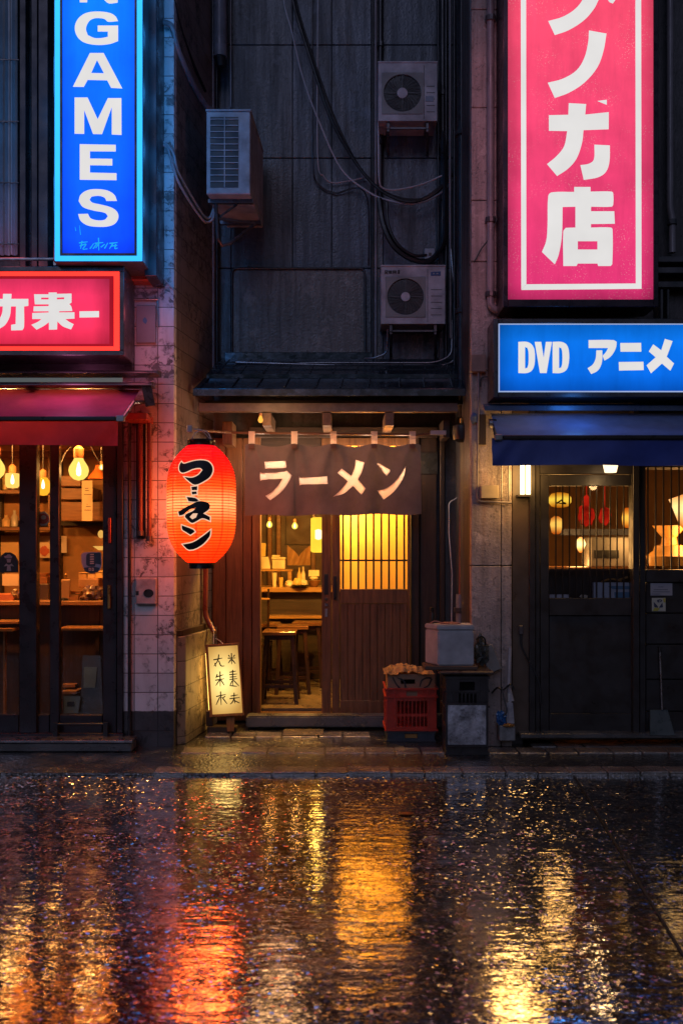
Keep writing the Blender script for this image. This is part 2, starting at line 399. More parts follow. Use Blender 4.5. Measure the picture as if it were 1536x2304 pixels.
M['concrete_dark'] = panel_mat('dark_concrete', (0.06, 0.055, 0.058), 0.6, 0.45, 0.4)
M['alu'] = plain('dark_window_alloy', (0.030, 0.027, 0.034), 0.34, 0.3, 0.3, 4, 0.05, world=True)
M['alu2'] = plain('brown_black_door_paint', (0.020, 0.018, 0.019), 0.42, 0.0, 0.3, 4, 0.1, world=True)
M['steel'] = plain('galvanised_steel', (0.30, 0.30, 0.32), 0.32, 0.9, 0.4, 8, 0.1, world=True)
M['trim'] = plain('painted_metal_trim', (0.10, 0.095, 0.105), 0.34, 0.6, 0.35, 6, 0.1, world=True)
M['black'] = plain('black_rubber', (0.012, 0.012, 0.014), 0.4, 0, 0.3, 6, 0.1)
M['pipe'] = plain('dark_pipe_paint', (0.035, 0.036, 0.042), 0.3, 0.2, 0.4, 5, 0.1, world=True)
M['pipe_grey'] = plain('grey_pvc_pipe', (0.22, 0.20, 0.22), 0.35, 0.0, 0.35, 5, 0.1, world=True)
M['pipe_red'] = plain('red_brown_pipe', (0.20, 0.055, 0.04), 0.35, 0.1, 0.4, 5, 0.1, world=True)
M['cable_light'] = plain('pale_cable_sheath', (0.42, 0.42, 0.46), 0.4, 0, 0.3, 4, 0.05)
M['wood'] = wood('weathered_door_wood', (0.09, 0.042, 0.018, 1), (0.25, 0.125, 0.055, 1), 'Z')
M['wood_x'] = wood('weathered_rail_wood', (0.09, 0.042, 0.018, 1), (0.26, 0.13, 0.058, 1), 'X')
M['wood_dark'] = wood('dark_post_wood', (0.022, 0.014, 0.010, 1), (0.065, 0.04, 0.028, 1), 'Z')
M['wood_dark_x'] = wood('dark_beam_wood', (0.022, 0.014, 0.010, 1), (0.07, 0.045, 0.032, 1), 'X')
M['wood_in'] = wood('amber_inner_wood', (0.17, 0.062, 0.018, 1), (0.36, 0.15, 0.045, 1), 'X', 0.35)
M['wood_stool'] = wood('dark_stool_wood', (0.018, 0.008, 0.005, 1), (0.05, 0.022, 0.011, 1), 'Z', 0.32, world=False)
M['roof'] = plain('wet_roof_metal', (0.05, 0.065, 0.08), 0.18, 0.6, 0.5, 5, 0.2, 30, world=True)
M['glass'] = glass('window_glass')
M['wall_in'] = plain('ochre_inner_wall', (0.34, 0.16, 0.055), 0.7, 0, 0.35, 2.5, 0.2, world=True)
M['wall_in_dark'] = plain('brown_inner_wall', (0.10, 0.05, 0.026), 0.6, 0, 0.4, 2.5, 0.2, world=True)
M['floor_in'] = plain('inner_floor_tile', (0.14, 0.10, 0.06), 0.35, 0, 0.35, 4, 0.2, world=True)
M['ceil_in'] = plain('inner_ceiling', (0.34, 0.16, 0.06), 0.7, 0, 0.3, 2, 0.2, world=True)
M['white'] = plain('off_white_paint', (0.55, 0.53, 0.5), 0.5, 0, 0.15, 5, 0.1)
M['paper'] = plain('menu_paper', (0.6, 0.52, 0.42), 0.8, 0, 0.12, 5, 0.05)
M['brass'] = plain('worn_brass', (0.45, 0.27, 0.08), 0.3, 0.9, 0.3, 9, 0.1)
M['copper'] = plain('red_painted_bar', (0.35, 0.06, 0.03), 0.35, 0.3, 0.3, 9, 0.1)
M['ink'] = plain('black_ink', (0.012, 0.01, 0.012), 0.6, 0, 0.2, 8, 0.05)

# ================================================================ the ground
FALL = .062                                         # the roadway falls gently away from the kerb
def street_z(Y): return -0.02 - FALL * (-0.825 - Y)
def street_pt(x, y, lift=0.0):
    d = (EYE + .02 + FALL * (DCAM - .825)) / ((y - HY) / FOC + FALL); return Vector((wx(x, d - DCAM), d - DCAM, street_z(d - DCAM) + lift))
setting('street', MB().sheet(lambda u, v: (-16 + 32 * u, -0.825 - 11 * (1 - v), street_z(-0.825 - 11 * (1 - v))), 8, 8), M['street'])
setting('sidewalk', MB().box(-16, 16, -0.82, 1.6, -0.25, 0.0), M['paver'])
def stone_row(x0, x1, Y0, Y1, seed, lift=0.007):
    rr = random.Random(seed); b = MB(); x = x0
    while x < x1:
        L = rr.choice([0.19, 0.21, 0.25, 0.29, 0.22]); h = lift + rr.uniform(-0.003, 0.004); tl = rr.uniform(-0.0035, 0.0035)
        sk = 0.02 * (x * 0.4)
        if rr.random() > 0.05:
            b.hexa([(x + .006, Y0, -.03), (x + L - .006, Y0, -.03), (x + L - .006, Y1, -.03), (x + .006, Y1, -.03)],
                   [(x + .006, Y0 + .003, h), (x + L - .006, Y0 + .003, h + tl), (x + L - .006, Y1 - .003, h + tl), (x + .006, Y1 - .003, h)])
        x += L
    return b
setting('kerb', stone_row(-1.25, 5, -0.822, -0.66, 3, 0.006), M['stone'], bevel=0.004)
setting('paving_row', stone_row(-1.17, 5, -0.24, -0.05, 5), M['stone'], bevel=0.004)
setting('paving_row', stone_row(-1.08, 0.15, 0.33, 0.52, 8), M['stone'], bevel=0.004)
setting('paving_row', stone_row(1.42, 5, -0.03, 0.10, 14, 0.004), M['stone'], bevel=0.004)
# a long joint in the asphalt
j0, j1 = street_pt(1300, 1762, .004), street_pt(1545, 2165, .004)
dj = (j1 - j0).normalized(); nj = Vector((-dj.y, dj.x, 0)) * 0.007
setting('street_joint', MB().face([j0 - dj * .15 - nj, j1 + dj * 2 - nj, j1 + dj * 2 + nj, j0 - dj * .15 + nj]), M['black'])

# ================================================================ cafe on the left
cafe = thing('cafe_building', 'cafe house on the left with white tiled corner pillar and dark glazed front', 'building', (wx(200, 0), 0.3, 0))
TOP = 8.2; XL = -5.0
pil_l, pil_r = wx(276, 0), wx(391, 0); sl = 0.156
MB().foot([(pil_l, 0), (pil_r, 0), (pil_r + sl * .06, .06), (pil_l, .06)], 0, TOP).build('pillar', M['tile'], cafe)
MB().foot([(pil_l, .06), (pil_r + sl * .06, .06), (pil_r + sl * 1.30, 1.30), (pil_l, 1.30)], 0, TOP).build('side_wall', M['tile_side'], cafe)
# low block plinth along the side wall with its ledge
ox = 0.055
MB().foot([(pil_r + .012, .05), (pil_r + ox + .02, .09), (pil_r + sl * .94 + ox, .94), (pil_r + sl * .94 - .02, .94)], 0, wz(1432, .1)).build('plinth', M['block'], cafe, bevel=.006)
b = MB().foot([(pil_r + .01, .055), (pil_r + ox - .005, .12), (pil_r + sl * .92 + ox - .02, .92), (pil_r + sl * .92 - .02, .92)], wz(1432, .1) + .002, wz(1418, .1)); b.build('ledge', M['wood_dark'], cafe, bevel=.004)
# upper front: dark columns beside a corrugated lit sheet
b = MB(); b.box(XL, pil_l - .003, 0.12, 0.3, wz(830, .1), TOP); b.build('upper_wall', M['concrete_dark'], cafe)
def corr(u, v):
    X = wx(-260, .1) + (wx(42, .1) - wx(-260, .1)) * u; return (X, 0.085 + 0.012 * math.sin(X * 2 * math.pi / 0.047), wz(575, .1) + 4.0 * v)
MB().sheet(corr, 120, 2).build('corrugated_sheet', plain('corrugated_cladding', (0.30, 0.31, 0.33), 0.4, 0.2, 0.3, 3, 0.1, world=True), cafe, smooth=True)
b = MB()
for y in (133, 272, 410, 548): b.pbox(-260, y - 1, 42, y + 1, .068, .075)
b.build('sheet_batten', M['trim'], cafe)
b = MB()
for x0, x1, y0 in ((44, 58, .03), (70, 84, .06), (86, 108, .0)): b.pbox(x0, -900, x1, 600, y0, .115)
b.build('mullion', M['alu'], cafe, bevel=.004)
b = MB(); b.cyl(P(-260, 584, -.30), P(282, 582, -.30), .012, n=10)
for x in (120, 240): b.pbox(x, 580, x + 6, 596, -.302, .1)
b.build('rail', M['steel'], cafe)
b = MB(); b.pbox(-260, 800, 297, 836, -.06, .118); b.build('lintel', M['alu'], cafe, bevel=.005)
b = MB(); b.pbox(278, 612, 352, 630, -.14, -.003); b.build('eave_bracket', M['copper'], cafe, bevel=.006)
# glazed front
fr = MB(); YF = 0.03
for x0, x1, y0, y1 in ((43, 82, -.03, .05), (112, 133, 0.0, .06), (231, 262, -.01, .06), (262.5, 276, -.03, .06), (-60, -28, 0, .06), (-200, -170, 0, .06)):
    fr.pbox(x0, 860, x1, 1650, y0, y1)
for x0, x1 in ((-260, -201), (-169, -61), (-27, 42), (83, 111), (134, 230)): fr.pbox(x0, 1609, x1, 1650, .005, .055)
frame = fr.build('window_frame', M['alu'], cafe, bevel=.004)
b = MB(); b.pbox(-260, 1651, 277, 1663, -.05, .12); b.build('threshold', M['alu'], cafe, bevel=.004)
def pane(x0, x1, y0, y1, Y, parent): return MB().face([P(x0, y1, Y), P(x1, y1, Y), P(x1, y0, Y), P(x0, y0, Y)]).build('pane', M['glass'], parent)
for x0, x1 in ((-169, -61), (-27, 42), (83, 111), (134, 230)): pane(x0, x1, 880, 1608.5, .03, frame)
MB().pbox(243, 1165, 249, 1222, -.03, -.012).build('handle', M['copper'], frame, bevel=.003)
MB().pbox(241.5, 1317, 248, 1370, -.035, -.012).build('handle', M['brass'], frame, bevel=.003)
b = MB(); b.cyl(P(122, 1630, -.07), P(240, 1630, -.07), .009)
for x in (123, 236): b.pbox(x - 4, 1627, x + 6, 1658, -.08, -.051)
b.build('foot_rail', M['black'], frame)
# things stuck on the glass
st = MB().plate([[(-1, 1288), (-1, 1260), (3, 1250), (12, 1243), (24, 1243), (34, 1249), (40, 1260), (41, 1288)]], lambda p: P(p[0], p[1], .024), (0, .003, 0)).build('sticker', plain('black_sticker', (0.02, 0.012, 0.014), .5), frame)
z5 = zoomed(5.76, 0, 1000)
g = MB()
for s in ([(50, 1450), (85, 1440), (95, 1425), (130, 1425), (140, 1440), (160, 1450), (150, 1475), (65, 1475)], [(85, 1485), (145, 1485), (135, 1530), (95, 1530)], [(50, 1580), (80, 1545), (115, 1560), (150, 1545), (182, 1580), (135, 1575), (145, 1640), (85, 1640), (95, 1575)]):
    g.glyphs([[s]], z5, .022, .001)
g.build('sticker_figure', plain('pale_sticker_print', (0.45, 0.33, 0.31), .6), frame)
MB().plate([smooth_loop([(184, 1246), (192, 1243), (214, 1242), (227, 1243), (229, 1262), (225, 1282), (210, 1290), (196, 1287), (186, 1275), (183, 1258)], 3, 70)], lambda p: P(p[0], p[1], .024), (0, .003, 0)).build('sticker', plain('pale_fan_sticker', (0.42, 0.40, 0.46), .5), frame)
g = MB()
g.glyphs([[[(1120, 1440), (1145, 1412), (1220, 1405), (1300, 1400), (1310, 1560), (1240, 1545), (1230, 1580), (1150, 1580), (1118, 1560)]],
          [[(1080, 1600), (1150, 1590), (1215, 1585), (1290, 1600), (1270, 1650), (1190, 1668), (1110, 1650)]]], z5, .022, .001)
g.build('sticker_print', plain('teal_sticker_print', (0.03, 0.06, 0.085), .6), frame)
g = MB()
for yy in (1420, 1450, 1480, 1510, 1535): g.glyphs([[[(1165, yy), (1215, yy - 2), (1217, yy + 14), (1167, yy + 16)]]], z5, .0205, .001, False)
for xx in (1150, 1190): g.glyphs([[[(xx, 1600), (xx + 25, 1600), (xx + 25, 1640), (xx, 1640)], [(xx + 7, 1610), (xx + 18, 1610), (xx + 18, 1628), (xx + 7, 1628)]]], z5, .0205, .001, False)
g.build('sticker_lettering', M['paper'], frame)
MB().plate([[(97 + 15.5 * math.cos(i * math.pi / 4 + .3), 1167 + 17 * math.sin(i * math.pi / 4 + .3)) for i in range(8)]], lambda p: P(p[0], p[1], .045), (0, .003, 0)).build('sticker', M['paper'], frame)
MB().plate([[(97 + 12 * math.cos(i * math.pi / 8), 1167 + 12 * math.sin(i * math.pi / 8)) for i in range(16)], [(98 + 6 * math.cos(i * math.pi / 5), 1164 + 5 * math.sin(i * math.pi / 5)) for i in range(10)]], lambda p: P(p[0], p[1], .043), (0, .001, 0)).build('sticker_swirl', plain('vermilion_print', (0.55, 0.07, 0.02), .5), frame)
# step outside
b = MB(); b.box(XL, wx(297, -.2), -.2, -.052, 0.0, wz(1672, -.2)); b.build('step', M['granite'], cafe, bevel=.01)
b = MB(); b.box(XL, wx(298, -.21), -.21, -.052, wz(1672, -.2) + .002, wz(1665, -.2)); b.build('step_edge', M['steel'], cafe, bevel=.003)
# inside the cafe
XR = pil_l - .02
b = MB(); b.box(XL, XR, 0.14, 3.4, 0.02, 0.10); b.build('floor', M['floor_in'], cafe)
b = MB(); b.box(XL, XR, 0.13, 3.4, 2.52, 2.62)
for y in (.7, 1.4, 2.1, 2.8): b.box(XL, XR, y, y + .08, 2.44, 2.519)
b.build('ceiling', M['ceil_in'], cafe)
b = MB(); b.box(XL, XR, 3.0, 3.1, 0.101, 2.519); b.build('inner_wall', M['wall_in'], cafe)
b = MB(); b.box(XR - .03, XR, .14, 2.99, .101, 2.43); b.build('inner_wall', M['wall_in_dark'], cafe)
b = MB()
for x in (-4.3, -3.68, -3.05, -2.45): b.box(x, x + .07, 2.92, 2.998, .101, 2.43)
b.box(XL, XR - .031, 2.93, 2.997, 1.72, 1.78); b.build('wall_frame', M['wood_dark_x'], cafe, bevel=.004)

# ================================================================ ramen shop in the middle
ramen = thing('ramen_shop_building', 'recessed ramen shop of dark wood with sliding door below stained cladding', 'building', (wx(750, .95), .95, 0))
YU = 1.15; UX0, UX1 = pil_r + sl * 1.15, wx(1060, 0)
# upper cladding in panels with open joints
cols = [wx(x, YU) for x in (488, 520, 658, 746, 835, 862, 1000, 1022)]; rows = [wz(y, YU) for y in (832, 603, 355, 100, -330, -600)]
b = MB(); b.box(UX0 - .05, UX1, YU + .03, YU + .12, 2.5, TOP); b.build('backing_wall', M['concrete_dark'], ramen)
for i in range(len(cols) - 1):
    b = MB()
    for k in range(len(rows) - 1): b.box(cols[i] + .003, cols[i + 1] - .003, YU, YU + .029, rows[k] + .004, rows[k + 1] - .004)
    b.build('cladding_panel', M['panel'] if i % 3 != 1 else M['panel2'], ramen, bevel=.003)
b = MB(); b.pbox(520, 605, 820, 806, YU - .03, YU - .002); b.build('hatch_panel', panel_mat('dented_hatch_sheet', (0.13, 0.125, 0.12), .7, .36, .9), ramen, bevel=.004)
b = MB(); b.pbox(505, 792, 838, 812, YU - .09, YU - .032); b.pbox(485, 820, 1030, 830, YU - .12, YU - .034); b.build('flashing', M['roof'], ramen, bevel=.004)
# eave roof
zf, zb = wz(882, .35), wz(828, 1.12); X0r, X1r = wx(437, .35), wx(1045, .35); Xb0, Xb1 = wx(490, 1.05), wx(1030, 1.05)
def roofp(u, v, h=0): return Vector(((X0r + (Xb0 - X0r) * v) * (1 - u) + (X1r + (Xb1 - X1r) * v) * u, .35 + .72 * v, zf + (zb - zf) * v + h))
vm = .40
MB().hexa([roofp(0, 0), roofp(1, 0), roofp(1, vm), roofp(0, vm)], [roofp(0, 0, .03), roofp(1, 0, .03), roofp(1, vm, .03), roofp(0, vm, .03)]).build('roof', M['roof'], ramen)
MB().hexa([roofp(.01, vm - .02, .032), roofp(.99, vm - .02, .032), roofp(.99, 1, .032), roofp(.01, 1, .032)], [roofp(.01, vm - .02, .065), roofp(.99, vm - .02, .065), roofp(.99, 1, .07), roofp(.01, 1, .07)]).build('roof', M['roof'], ramen)
b = MB()
for i in range(10):
    u = .02 + i * .104 + (0.012 if i % 3 == 1 else 0); b.tube([roofp(u, .005, .036), roofp(u, vm - .03, .036)], .008, 6)
for i in range(11):
    u = .05 + i * .09; b.tube([roofp(u, vm, .068), roofp(u, .97, .07)], .006, 6)
for v in (.55, .72, .86): b.tube([roofp(.015, v, .069), roofp(.985, v, .069)], .005, 6)
b.build('roof_seam', M['roof'], ramen)
b = MB(); b.hexa([roofp(-.003, -.03, -.025), roofp(1.003, -.03, -.025), roofp(1.003, .012, -.025), roofp(-.003, .012, -.025)], [roofp(-.003, -.03, .034), roofp(1.003, -.03, .034), roofp(1.003, .012, .034), roofp(-.003, .012, .034)]); b.build('eave_edge', plain('eave_drip_metal', (0.10, 0.12, 0.14), .22, .7, .4, 7, .1, world=True), ramen, bevel=.004)
b = MB(); b.pbox(446, 906, 1030, 926, .43, .50); b.build('fascia', plain('weathered_fascia', (0.15, 0.13, 0.115), .5, 0, .45, 7, .3, world=True), ramen, bevel=.004)
for x in (600, 735, 876): MB().pbox(x - 10, 928, x + 10, 957, .44, .95).build('rafter', wood('rafter_wood_%d' % x, (.12, .075, .045, 1), (.22, .14, .09, 1), 'Y'), ramen, bevel=.003)
b = MB(); b.box(X0r + .06, wx(1048, .6), .52, 1.1, wz(908, .5), wz(900, .5)); b.build('soffit', M['wood_dark_x'], ramen)
# timber front
YS = .95
bk = MB(); bk.box(wx(440, 1.05), wx(579, 1.05), 1.03, 1.08, 0, 2.9); bk.box(wx(930, 1.05), UX1, 1.03, 1.08, 0, 2.9); bk.box(wx(579, 1.05), wx(930, 1.05), 1.03, 1.08, wz(1010, 1.03), 2.9); bk.build('shop_wall', M['concrete_dark'], ramen)
for x0, x1, y0 in ((478, 508, .955), (509, 546, .95), (547, 566, .965)): MB().pbox(x0, 985, x1, 1622, y0, 1.0).build('wall_board', M['wood'], ramen, bevel=.004)
MB().pbox(567, 975, 586, 1622, .92, 1.02).build('door_post', M['wood'], ramen, bevel=.005)
MB().pbox(923.5, 975, 943, 1610, .93, 1.02).build('door_post', M['wood_dark'], ramen, bevel=.005)
for x0, x1, y0, mm in ((944, 982, .955, 'wood_dark'), (990, 1000, .93, 'wood_dark')): MB().pbox(x0, 985, x1, 1622, y0, 1.02).build('wall_board', M[mm], ramen, bevel=.004)
b = MB(); b.pbox(1001, 985, 1046, 1640, .96, 1.025); b.build('wall_board', M['concrete_dark'], ramen)
MB().pbox(560, 960, 985, 984, .91, 1.02).build('lintel', M['wood_dark_x'], ramen, bevel=.005)
MB().pbox(500, 948, 523, 1000, .66, .94).build('bracket_block', M['wood'], ramen, bevel=.004)
MB().pbox(996, 944, 1012, 984, .62, .90).build('bracket_block', M['wood_dark'], ramen, bevel=.004)
b = MB(); b.pbox(944, 1018, 984, 1066, .945, .954); b.build('transom', plain('dull_transom', (0.03, 0.03, 0.028), .3), ramen)
# door sill and stone step
MB().pbox(553, 1612, 1000, 1637, .62, .78).build('step', M['granite'], ramen, bevel=.012, seg=2)
MB().box(wx(553, .78), wx(1000, .78), .782, 1.06, .0, wz(1613.5, .8)).build('step', M['granite'], ramen)
b = MB(); b.box(wx(576, .9), wx(930, .9), .84, 1.02, wz(1613.5, .8) + .002, wz(1606, .9)); b.build('sill', wood('wet_sill_wood', (.10, .05, .02, 1), (.2, .11, .05, 1), 'X', .22), ramen, bevel=.004)
# the standing door leaf: boards below, lattice over paper above
leaf = MB(); Y = .90
leaf.pbox(746.5, 985, 764, 1605, Y, Y + .035); leaf.pbox(917, 985, 922.8, 1605, Y, Y + .035)
leaf.pbox(764.5, 1326, 916.5, 1358, Y + .003, Y + .032); leaf.pbox(764.5, 1577, 916.5, 1605, Y + .003, Y + .032); leaf.pbox(764.5, 985, 916.5, 1003, Y + .003, Y + .032)
door = leaf.build('sliding_door', M['wood'], ramen, bevel=.003)
b = MB()
for i in range(9):
    a = 765 + i * 16.8; b.pbox(a + .6, 1358.5, a + 16.2, 1576.5, Y + .012 + .002 * (i % 2), Y + .028)
b.pbox(765, 1358.5, 916.5, 1576.5, Y + .0285, Y + .033); b.build('board', M['wood'], door, bevel=.002)
b = MB()
for i in range(9): a = 769.5 + i * 17.2; b.pbox(a, 1003.5, a + 4.2, 1325.5, Y + .006, Y + .018)
for y in (1087, 1259): b.pbox(765, y, 916.3, y + 4, Y + .0185, Y + .024)
b.build('lattice', M['wood_dark'], door)
t = NT('shoji_paper'); tl = t.n('ShaderNodeBsdfTranslucent'); tl.inputs[0].default_value = (.9, .55, .16, 1); df = t.n('ShaderNodeBsdfDiffuse'); df.inputs[0].default_value = (.5, .34, .15, 1)
mx = t.n('ShaderNodeMixShader'); mx.inputs[0].default_value = .75; t.l(df.outputs[0], mx.inputs[1]); t.l(tl.outputs[0], mx.inputs[2])
M['shoji'] = t.done(mx.outputs[0])
MB().face([P(765, 1325, Y + .026), P(916, 1325, Y + .026), P(916, 1004, Y + .026), P(765, 1004, Y + .026)]).build('paper_pane', M['shoji'], door)
b = MB(); b.pbox(750, 1296, 756, 1350, Y - .025, Y - .014)
for y in (1300, 1345): b.pbox(751, y - 2, 755, y + 2, Y - .0135, Y - .0005)
b.build('handle', M['black'], door, bevel=.002)
b = MB(); b.pbox(723.5, 985, 745, 1606, Y + .04, Y + .075); door2 = b.build('sliding_door', M['wood'], ramen, bevel=.003, label='edge stile of the opened door leaf with pull and lock')
MB().pbox(729, 1292, 738, 1338, Y + .036, Y + .0395).build('handle', M['black'], door2, bevel=.001)
b = MB(); b.lathe([(.011, 0), (.013, .006), (.009, .012)], (0, 0, 0), 14); b.xf(Matrix.Translation(P(733.5, 1348, Y + .039)) @ Matrix.Rotation(R(90), 4, 'X'))
b2 = b; b2.pbox(730.5, 1358, 737, 1364, Y + .03, Y + .039); b2.pbox(731, 1370, 736.5, 1388, Y + .032, Y + .039); b2.build('lock', M['steel'], door2, smooth=True)
# inside the ramen shop
RX0, RX1 = wx(500, 1.1), 1.6; FZ = .10
b = MB(); b.box(RX0, RX1, 1.081, 4.6, 0.0, FZ); b.build('floor', M['floor_in'], ramen)
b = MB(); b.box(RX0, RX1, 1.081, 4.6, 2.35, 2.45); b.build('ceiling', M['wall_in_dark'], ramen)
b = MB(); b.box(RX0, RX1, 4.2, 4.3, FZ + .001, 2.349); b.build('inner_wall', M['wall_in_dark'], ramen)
b = MB(); b.box(RX0 - .06, RX0 - .001, 1.081, 4.6, 0, 2.349); b.box(RX1 + .001, RX1 + .06, 1.081, 4.6, 0, 2.349); b.build('inner_wall', M['wood_in'], ramen)
b = MB()
for x in (602, 622, 700): b.pbox(x, 1060, x + 9, 1330, 4.1, 4.199)
b.build('inner_post', M['wood_in'], ramen, bevel=.004)

# ================================================================ shop on the right
video = thing('video_shop_building', 'dark shop house on the right with pitted concrete pier and panelled door', 'building', (wx(1340, 0), 0.3, 0))
PX0, PX1 = wx(1060, 0), wx(1151, 0)
ys = [1700, 1273, 834, 588, 450, 241, 20, -300, -700]
for i in range(len(ys) - 1):
    z0 = 0 if i == 0 else wz(ys[i], 0) + .003; z1 = wz(ys[i + 1], 0) - .003
    MB().box(PX0, wx(1127, 0) - .003, 0, .1, z0, z1).build('pier_panel', M['concrete'], video, bevel=.004)
    MB().box(wx(1127, 0) + .003, PX1, .004, .1, z0, z1).build('pier_panel', M['concrete'], video, bevel=.004)
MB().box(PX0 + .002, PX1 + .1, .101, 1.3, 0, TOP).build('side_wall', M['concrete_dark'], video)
YR = .05
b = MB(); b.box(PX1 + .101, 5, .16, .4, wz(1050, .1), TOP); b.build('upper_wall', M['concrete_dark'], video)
b = MB()
for y in (575, 600, 632): b.pbox(1472, y, 1900, y + 14, .05, .158)
b.pbox(1485, 650, 1492, 730, .0, .158); b.pbox(1500, 650, 1506, 730, .0, .158); b.build('ledge', M['trim'], video, bevel=.004)
fr = MB()
MB().pbox(1152, 900, 1190, 1652, .03, .12).build('lamp_board', plain('lamplit_board_brown', (.085, .06, .045), .4, 0, .35, 5, .1, world=True), video, bevel=.003)  # board brown lightened to imitate the tube lamps' glow on it
for x0, x1, y0, y1 in ((1190.5, 1204, .0, .12), (1204.5, 1214, .03, .12)): fr.pbox(x0, 900, x1, 1652, y0, y1)
for x0, x1 in ((1424, 1438), (1439, 1452)): fr.pbox(x0, 900, x1, 1652, .005 if x0 == 1424 else .03, .12)
fr.pbox(1215, 1040, 1423, 1066, .02, .12); fr.pbox(1453, 1282, 1900, 1310, .03, .12)
for y0, y1 in ((1312, 1379), (1381, 1449), (1451, 1528), (1530, 1600), (1602, 1652)): fr.pbox(1453, y0, 1900, y1, .045, .12)
fr.pbox(1453, 1020, 1900, 1046, .03, .12); fr.pbox(1600, 1047, 1640, 1281, .03, .12)
frame_r = fr.build('shop_front', M['alu2'], video, bevel=.003)
b = MB()
for i in range(7): a = 1456 + i * 17.5; b.pbox(a, 1047, a + 3, 1281.5, .035, .045)
b.build('lattice', M['wood_dark'], frame_r)
pane(1453, 1599, 1047, 1281, .07, frame_r)
dr = MB(); Y = .04
dr.pbox(1215, 1068, 1234.5, 1650, Y, Y + .05); dr.pbox(1420.5, 1068, 1423, 1650, Y, Y + .05); dr.pbox(1235, 1068, 1420, 1093, Y + .003, Y + .047)
dr.pbox(1235, 1346, 1420, 1385, Y + .003, Y + .047); dr.pbox(1235, 1606, 1420, 1650, Y + .003, Y + .047)
dr.pbox(1235, 1385.5, 1420, 1605.5, Y + .02, Y + .04)
rdoor = dr.build('panel_door', M['alu2'], video, bevel=.003)
pane(1235, 1420, 1093, 1346, .075, rdoor)
b = MB()
for i in range(11): a = 1249 + i * 15.3; b.pbox(a, 1093.5, a + 2.6, 1345.5, .082, .092)
b.pbox(1235, 1280, 1420, 1284, .0925, .10); b.build('lattice', M['wood_dark'], rdoor)
MB().pbox(1170, 1651, 1560, 1662, -.06, .14).build('sill', M['granite'], video, bevel=.006)
b = MB(); b.pbox(1463, 1312.5, 1512, 1340, .041, .0445); b.build('notice', plain('grey_notice_paper', (.30, .30, .34), .6, var=.1), frame_r)
g = MB(); 
for y, a, c in ((1320, 1480, 1492), (1326, 1470, 1502), (1331, 1468, 1506), (1336, 1466, 1484)): g.pbox(a, y, c, y + 1.4, .0395, .0405)
g.build('notice_print', plain('faded_print', (.12, .13, .18), .6), frame_r)
MB().pbox(1466, 1345.5, 1497, 1375.5, .041, .0445).build('sticker', plain('cream_sticker', (.42, .42, .36), .6, var=.1), frame_r)
zs = zoomed(4.861, 1220, 1060); g = MB()
g.glyphs([[[(1215, 1430), (1262, 1482), (1262, 1495), (1222, 1490)]], [[(1310, 1440), (1318, 1490), (1272, 1495)]], [[(1250, 1415), (1280, 1403), (1310, 1410), (1300, 1430), (1262, 1438)], [(1268, 1420), (1290, 1412), (1298, 1420), (1275, 1430)]]], zs, .0395, .001)
g.build('sticker_print', plain('navy_print', (.03, .04, .09), .6), frame_r)
g = MB(); g.glyphs([[[(1205, 1530), (1225, 1495), (1285, 1500), (1262, 1530)]], [[(1318, 1395), (1345, 1392), (1345, 1440), (1325, 1435)]]], zs, .0395, .001); g.build('sticker_print', plain('yellow_print', (.42, .38, .06), .6), frame_r)
# inside the right shop
b = MB(); b.box(PX1 + .101, 5, .15, 3.0, .02, .10); b.build('floor', M['floor_in'], video)
b = MB(); b.box(PX1 + .101, 5, .402, 3.0, 2.4, 2.5); b.build('ceiling', M['wall_in_dark'], video)
b = MB(); b.box(PX1 + .101, 5, 2.6, 2.7, .101, 2.399); b.build('inner_wall', M['wall_in'], video)
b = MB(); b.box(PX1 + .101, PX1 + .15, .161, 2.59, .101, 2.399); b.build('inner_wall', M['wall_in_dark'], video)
b = MB(); b.pbox(1226, 1282, 1424, 1650, .16, .18); b.pbox(1453, 1282, 1700, 1650, .16, .18); b.build('inner_board', M['alu2'], video)
b = MB(); b.pbox(1226, 1346.5, 1424, 1356, .095, .158); b.build('inner_sill', M['wood_dark_x'], video)
# ================================================================ lit signs
M['casing'] = plain('sign_casing_metal', (0.085, 0.075, 0.085), 0.38, 0.5, 0.35, 5, 0.1, world=True)
M['letter'] = glow('lit_white_acrylic', (0.90, 0.88, 0.87, 1), 0.86, 0.05, 3)
def frame_bars(b, x0, y0, x1, y1, w, Y0, Y1, wt=None):
    wt = wt or w
    b.pbox(x0, y0, x0 + w, y1, Y0, Y1); b.pbox(x1 - w, y0, x1, y1, Y0, Y1)
    b.pbox(x0 + w + .3, y0, x1 - w - .3, y0 + wt, Y0, Y1); b.pbox(x0 + w + .3, y1 - wt, x1 - w - .3, y1, Y0, Y1)
    return b
# --- GAMES
Y = -.49
s = thing('vertical_sign', 'tall blue lit sign with white letters GAMES and cyan tube border', 'sign', (wx(221, Y), -.25, wz(588, Y)), 'upright lit signs')
MB().box(wx(119, Y), wx(322, Y), Y + .012, -.003, wz(588, Y), wz(-420, Y)).build('casing', M['casing'], s, bevel=.006)
for y_ in (-60, 70, 200, 330, 460, 580): lamp('added_spill', P(358, y_, -.42), 2.6, (.03, .35, 1), s, .15)  # unseen lamps added to wash the pillar blue
for y_ in (150, 420): lamp('added_spill', P(78, y_, -.42), 3.5, (.03, .35, 1), s, .15)  # unseen lamps added for a blue wash left of the sign
MB().pbox(137, -420, 305, 572, Y, Y + .011).build('panel', litpanel('blue_acrylic', rgb(8, 132, 255), rgb(8, 84, 232), 1.0, wz(600, Y), wz(0, Y), peak=2.2, ext=(wx(137, Y), wx(305, Y), wz(572, Y), 9)), s)
b = MB(); frame_bars(b, 134.5, -415, 307.5, 574, 5, Y - .012, Y - .001); b.build('inner_frame', M['casing'], s)
b = MB()
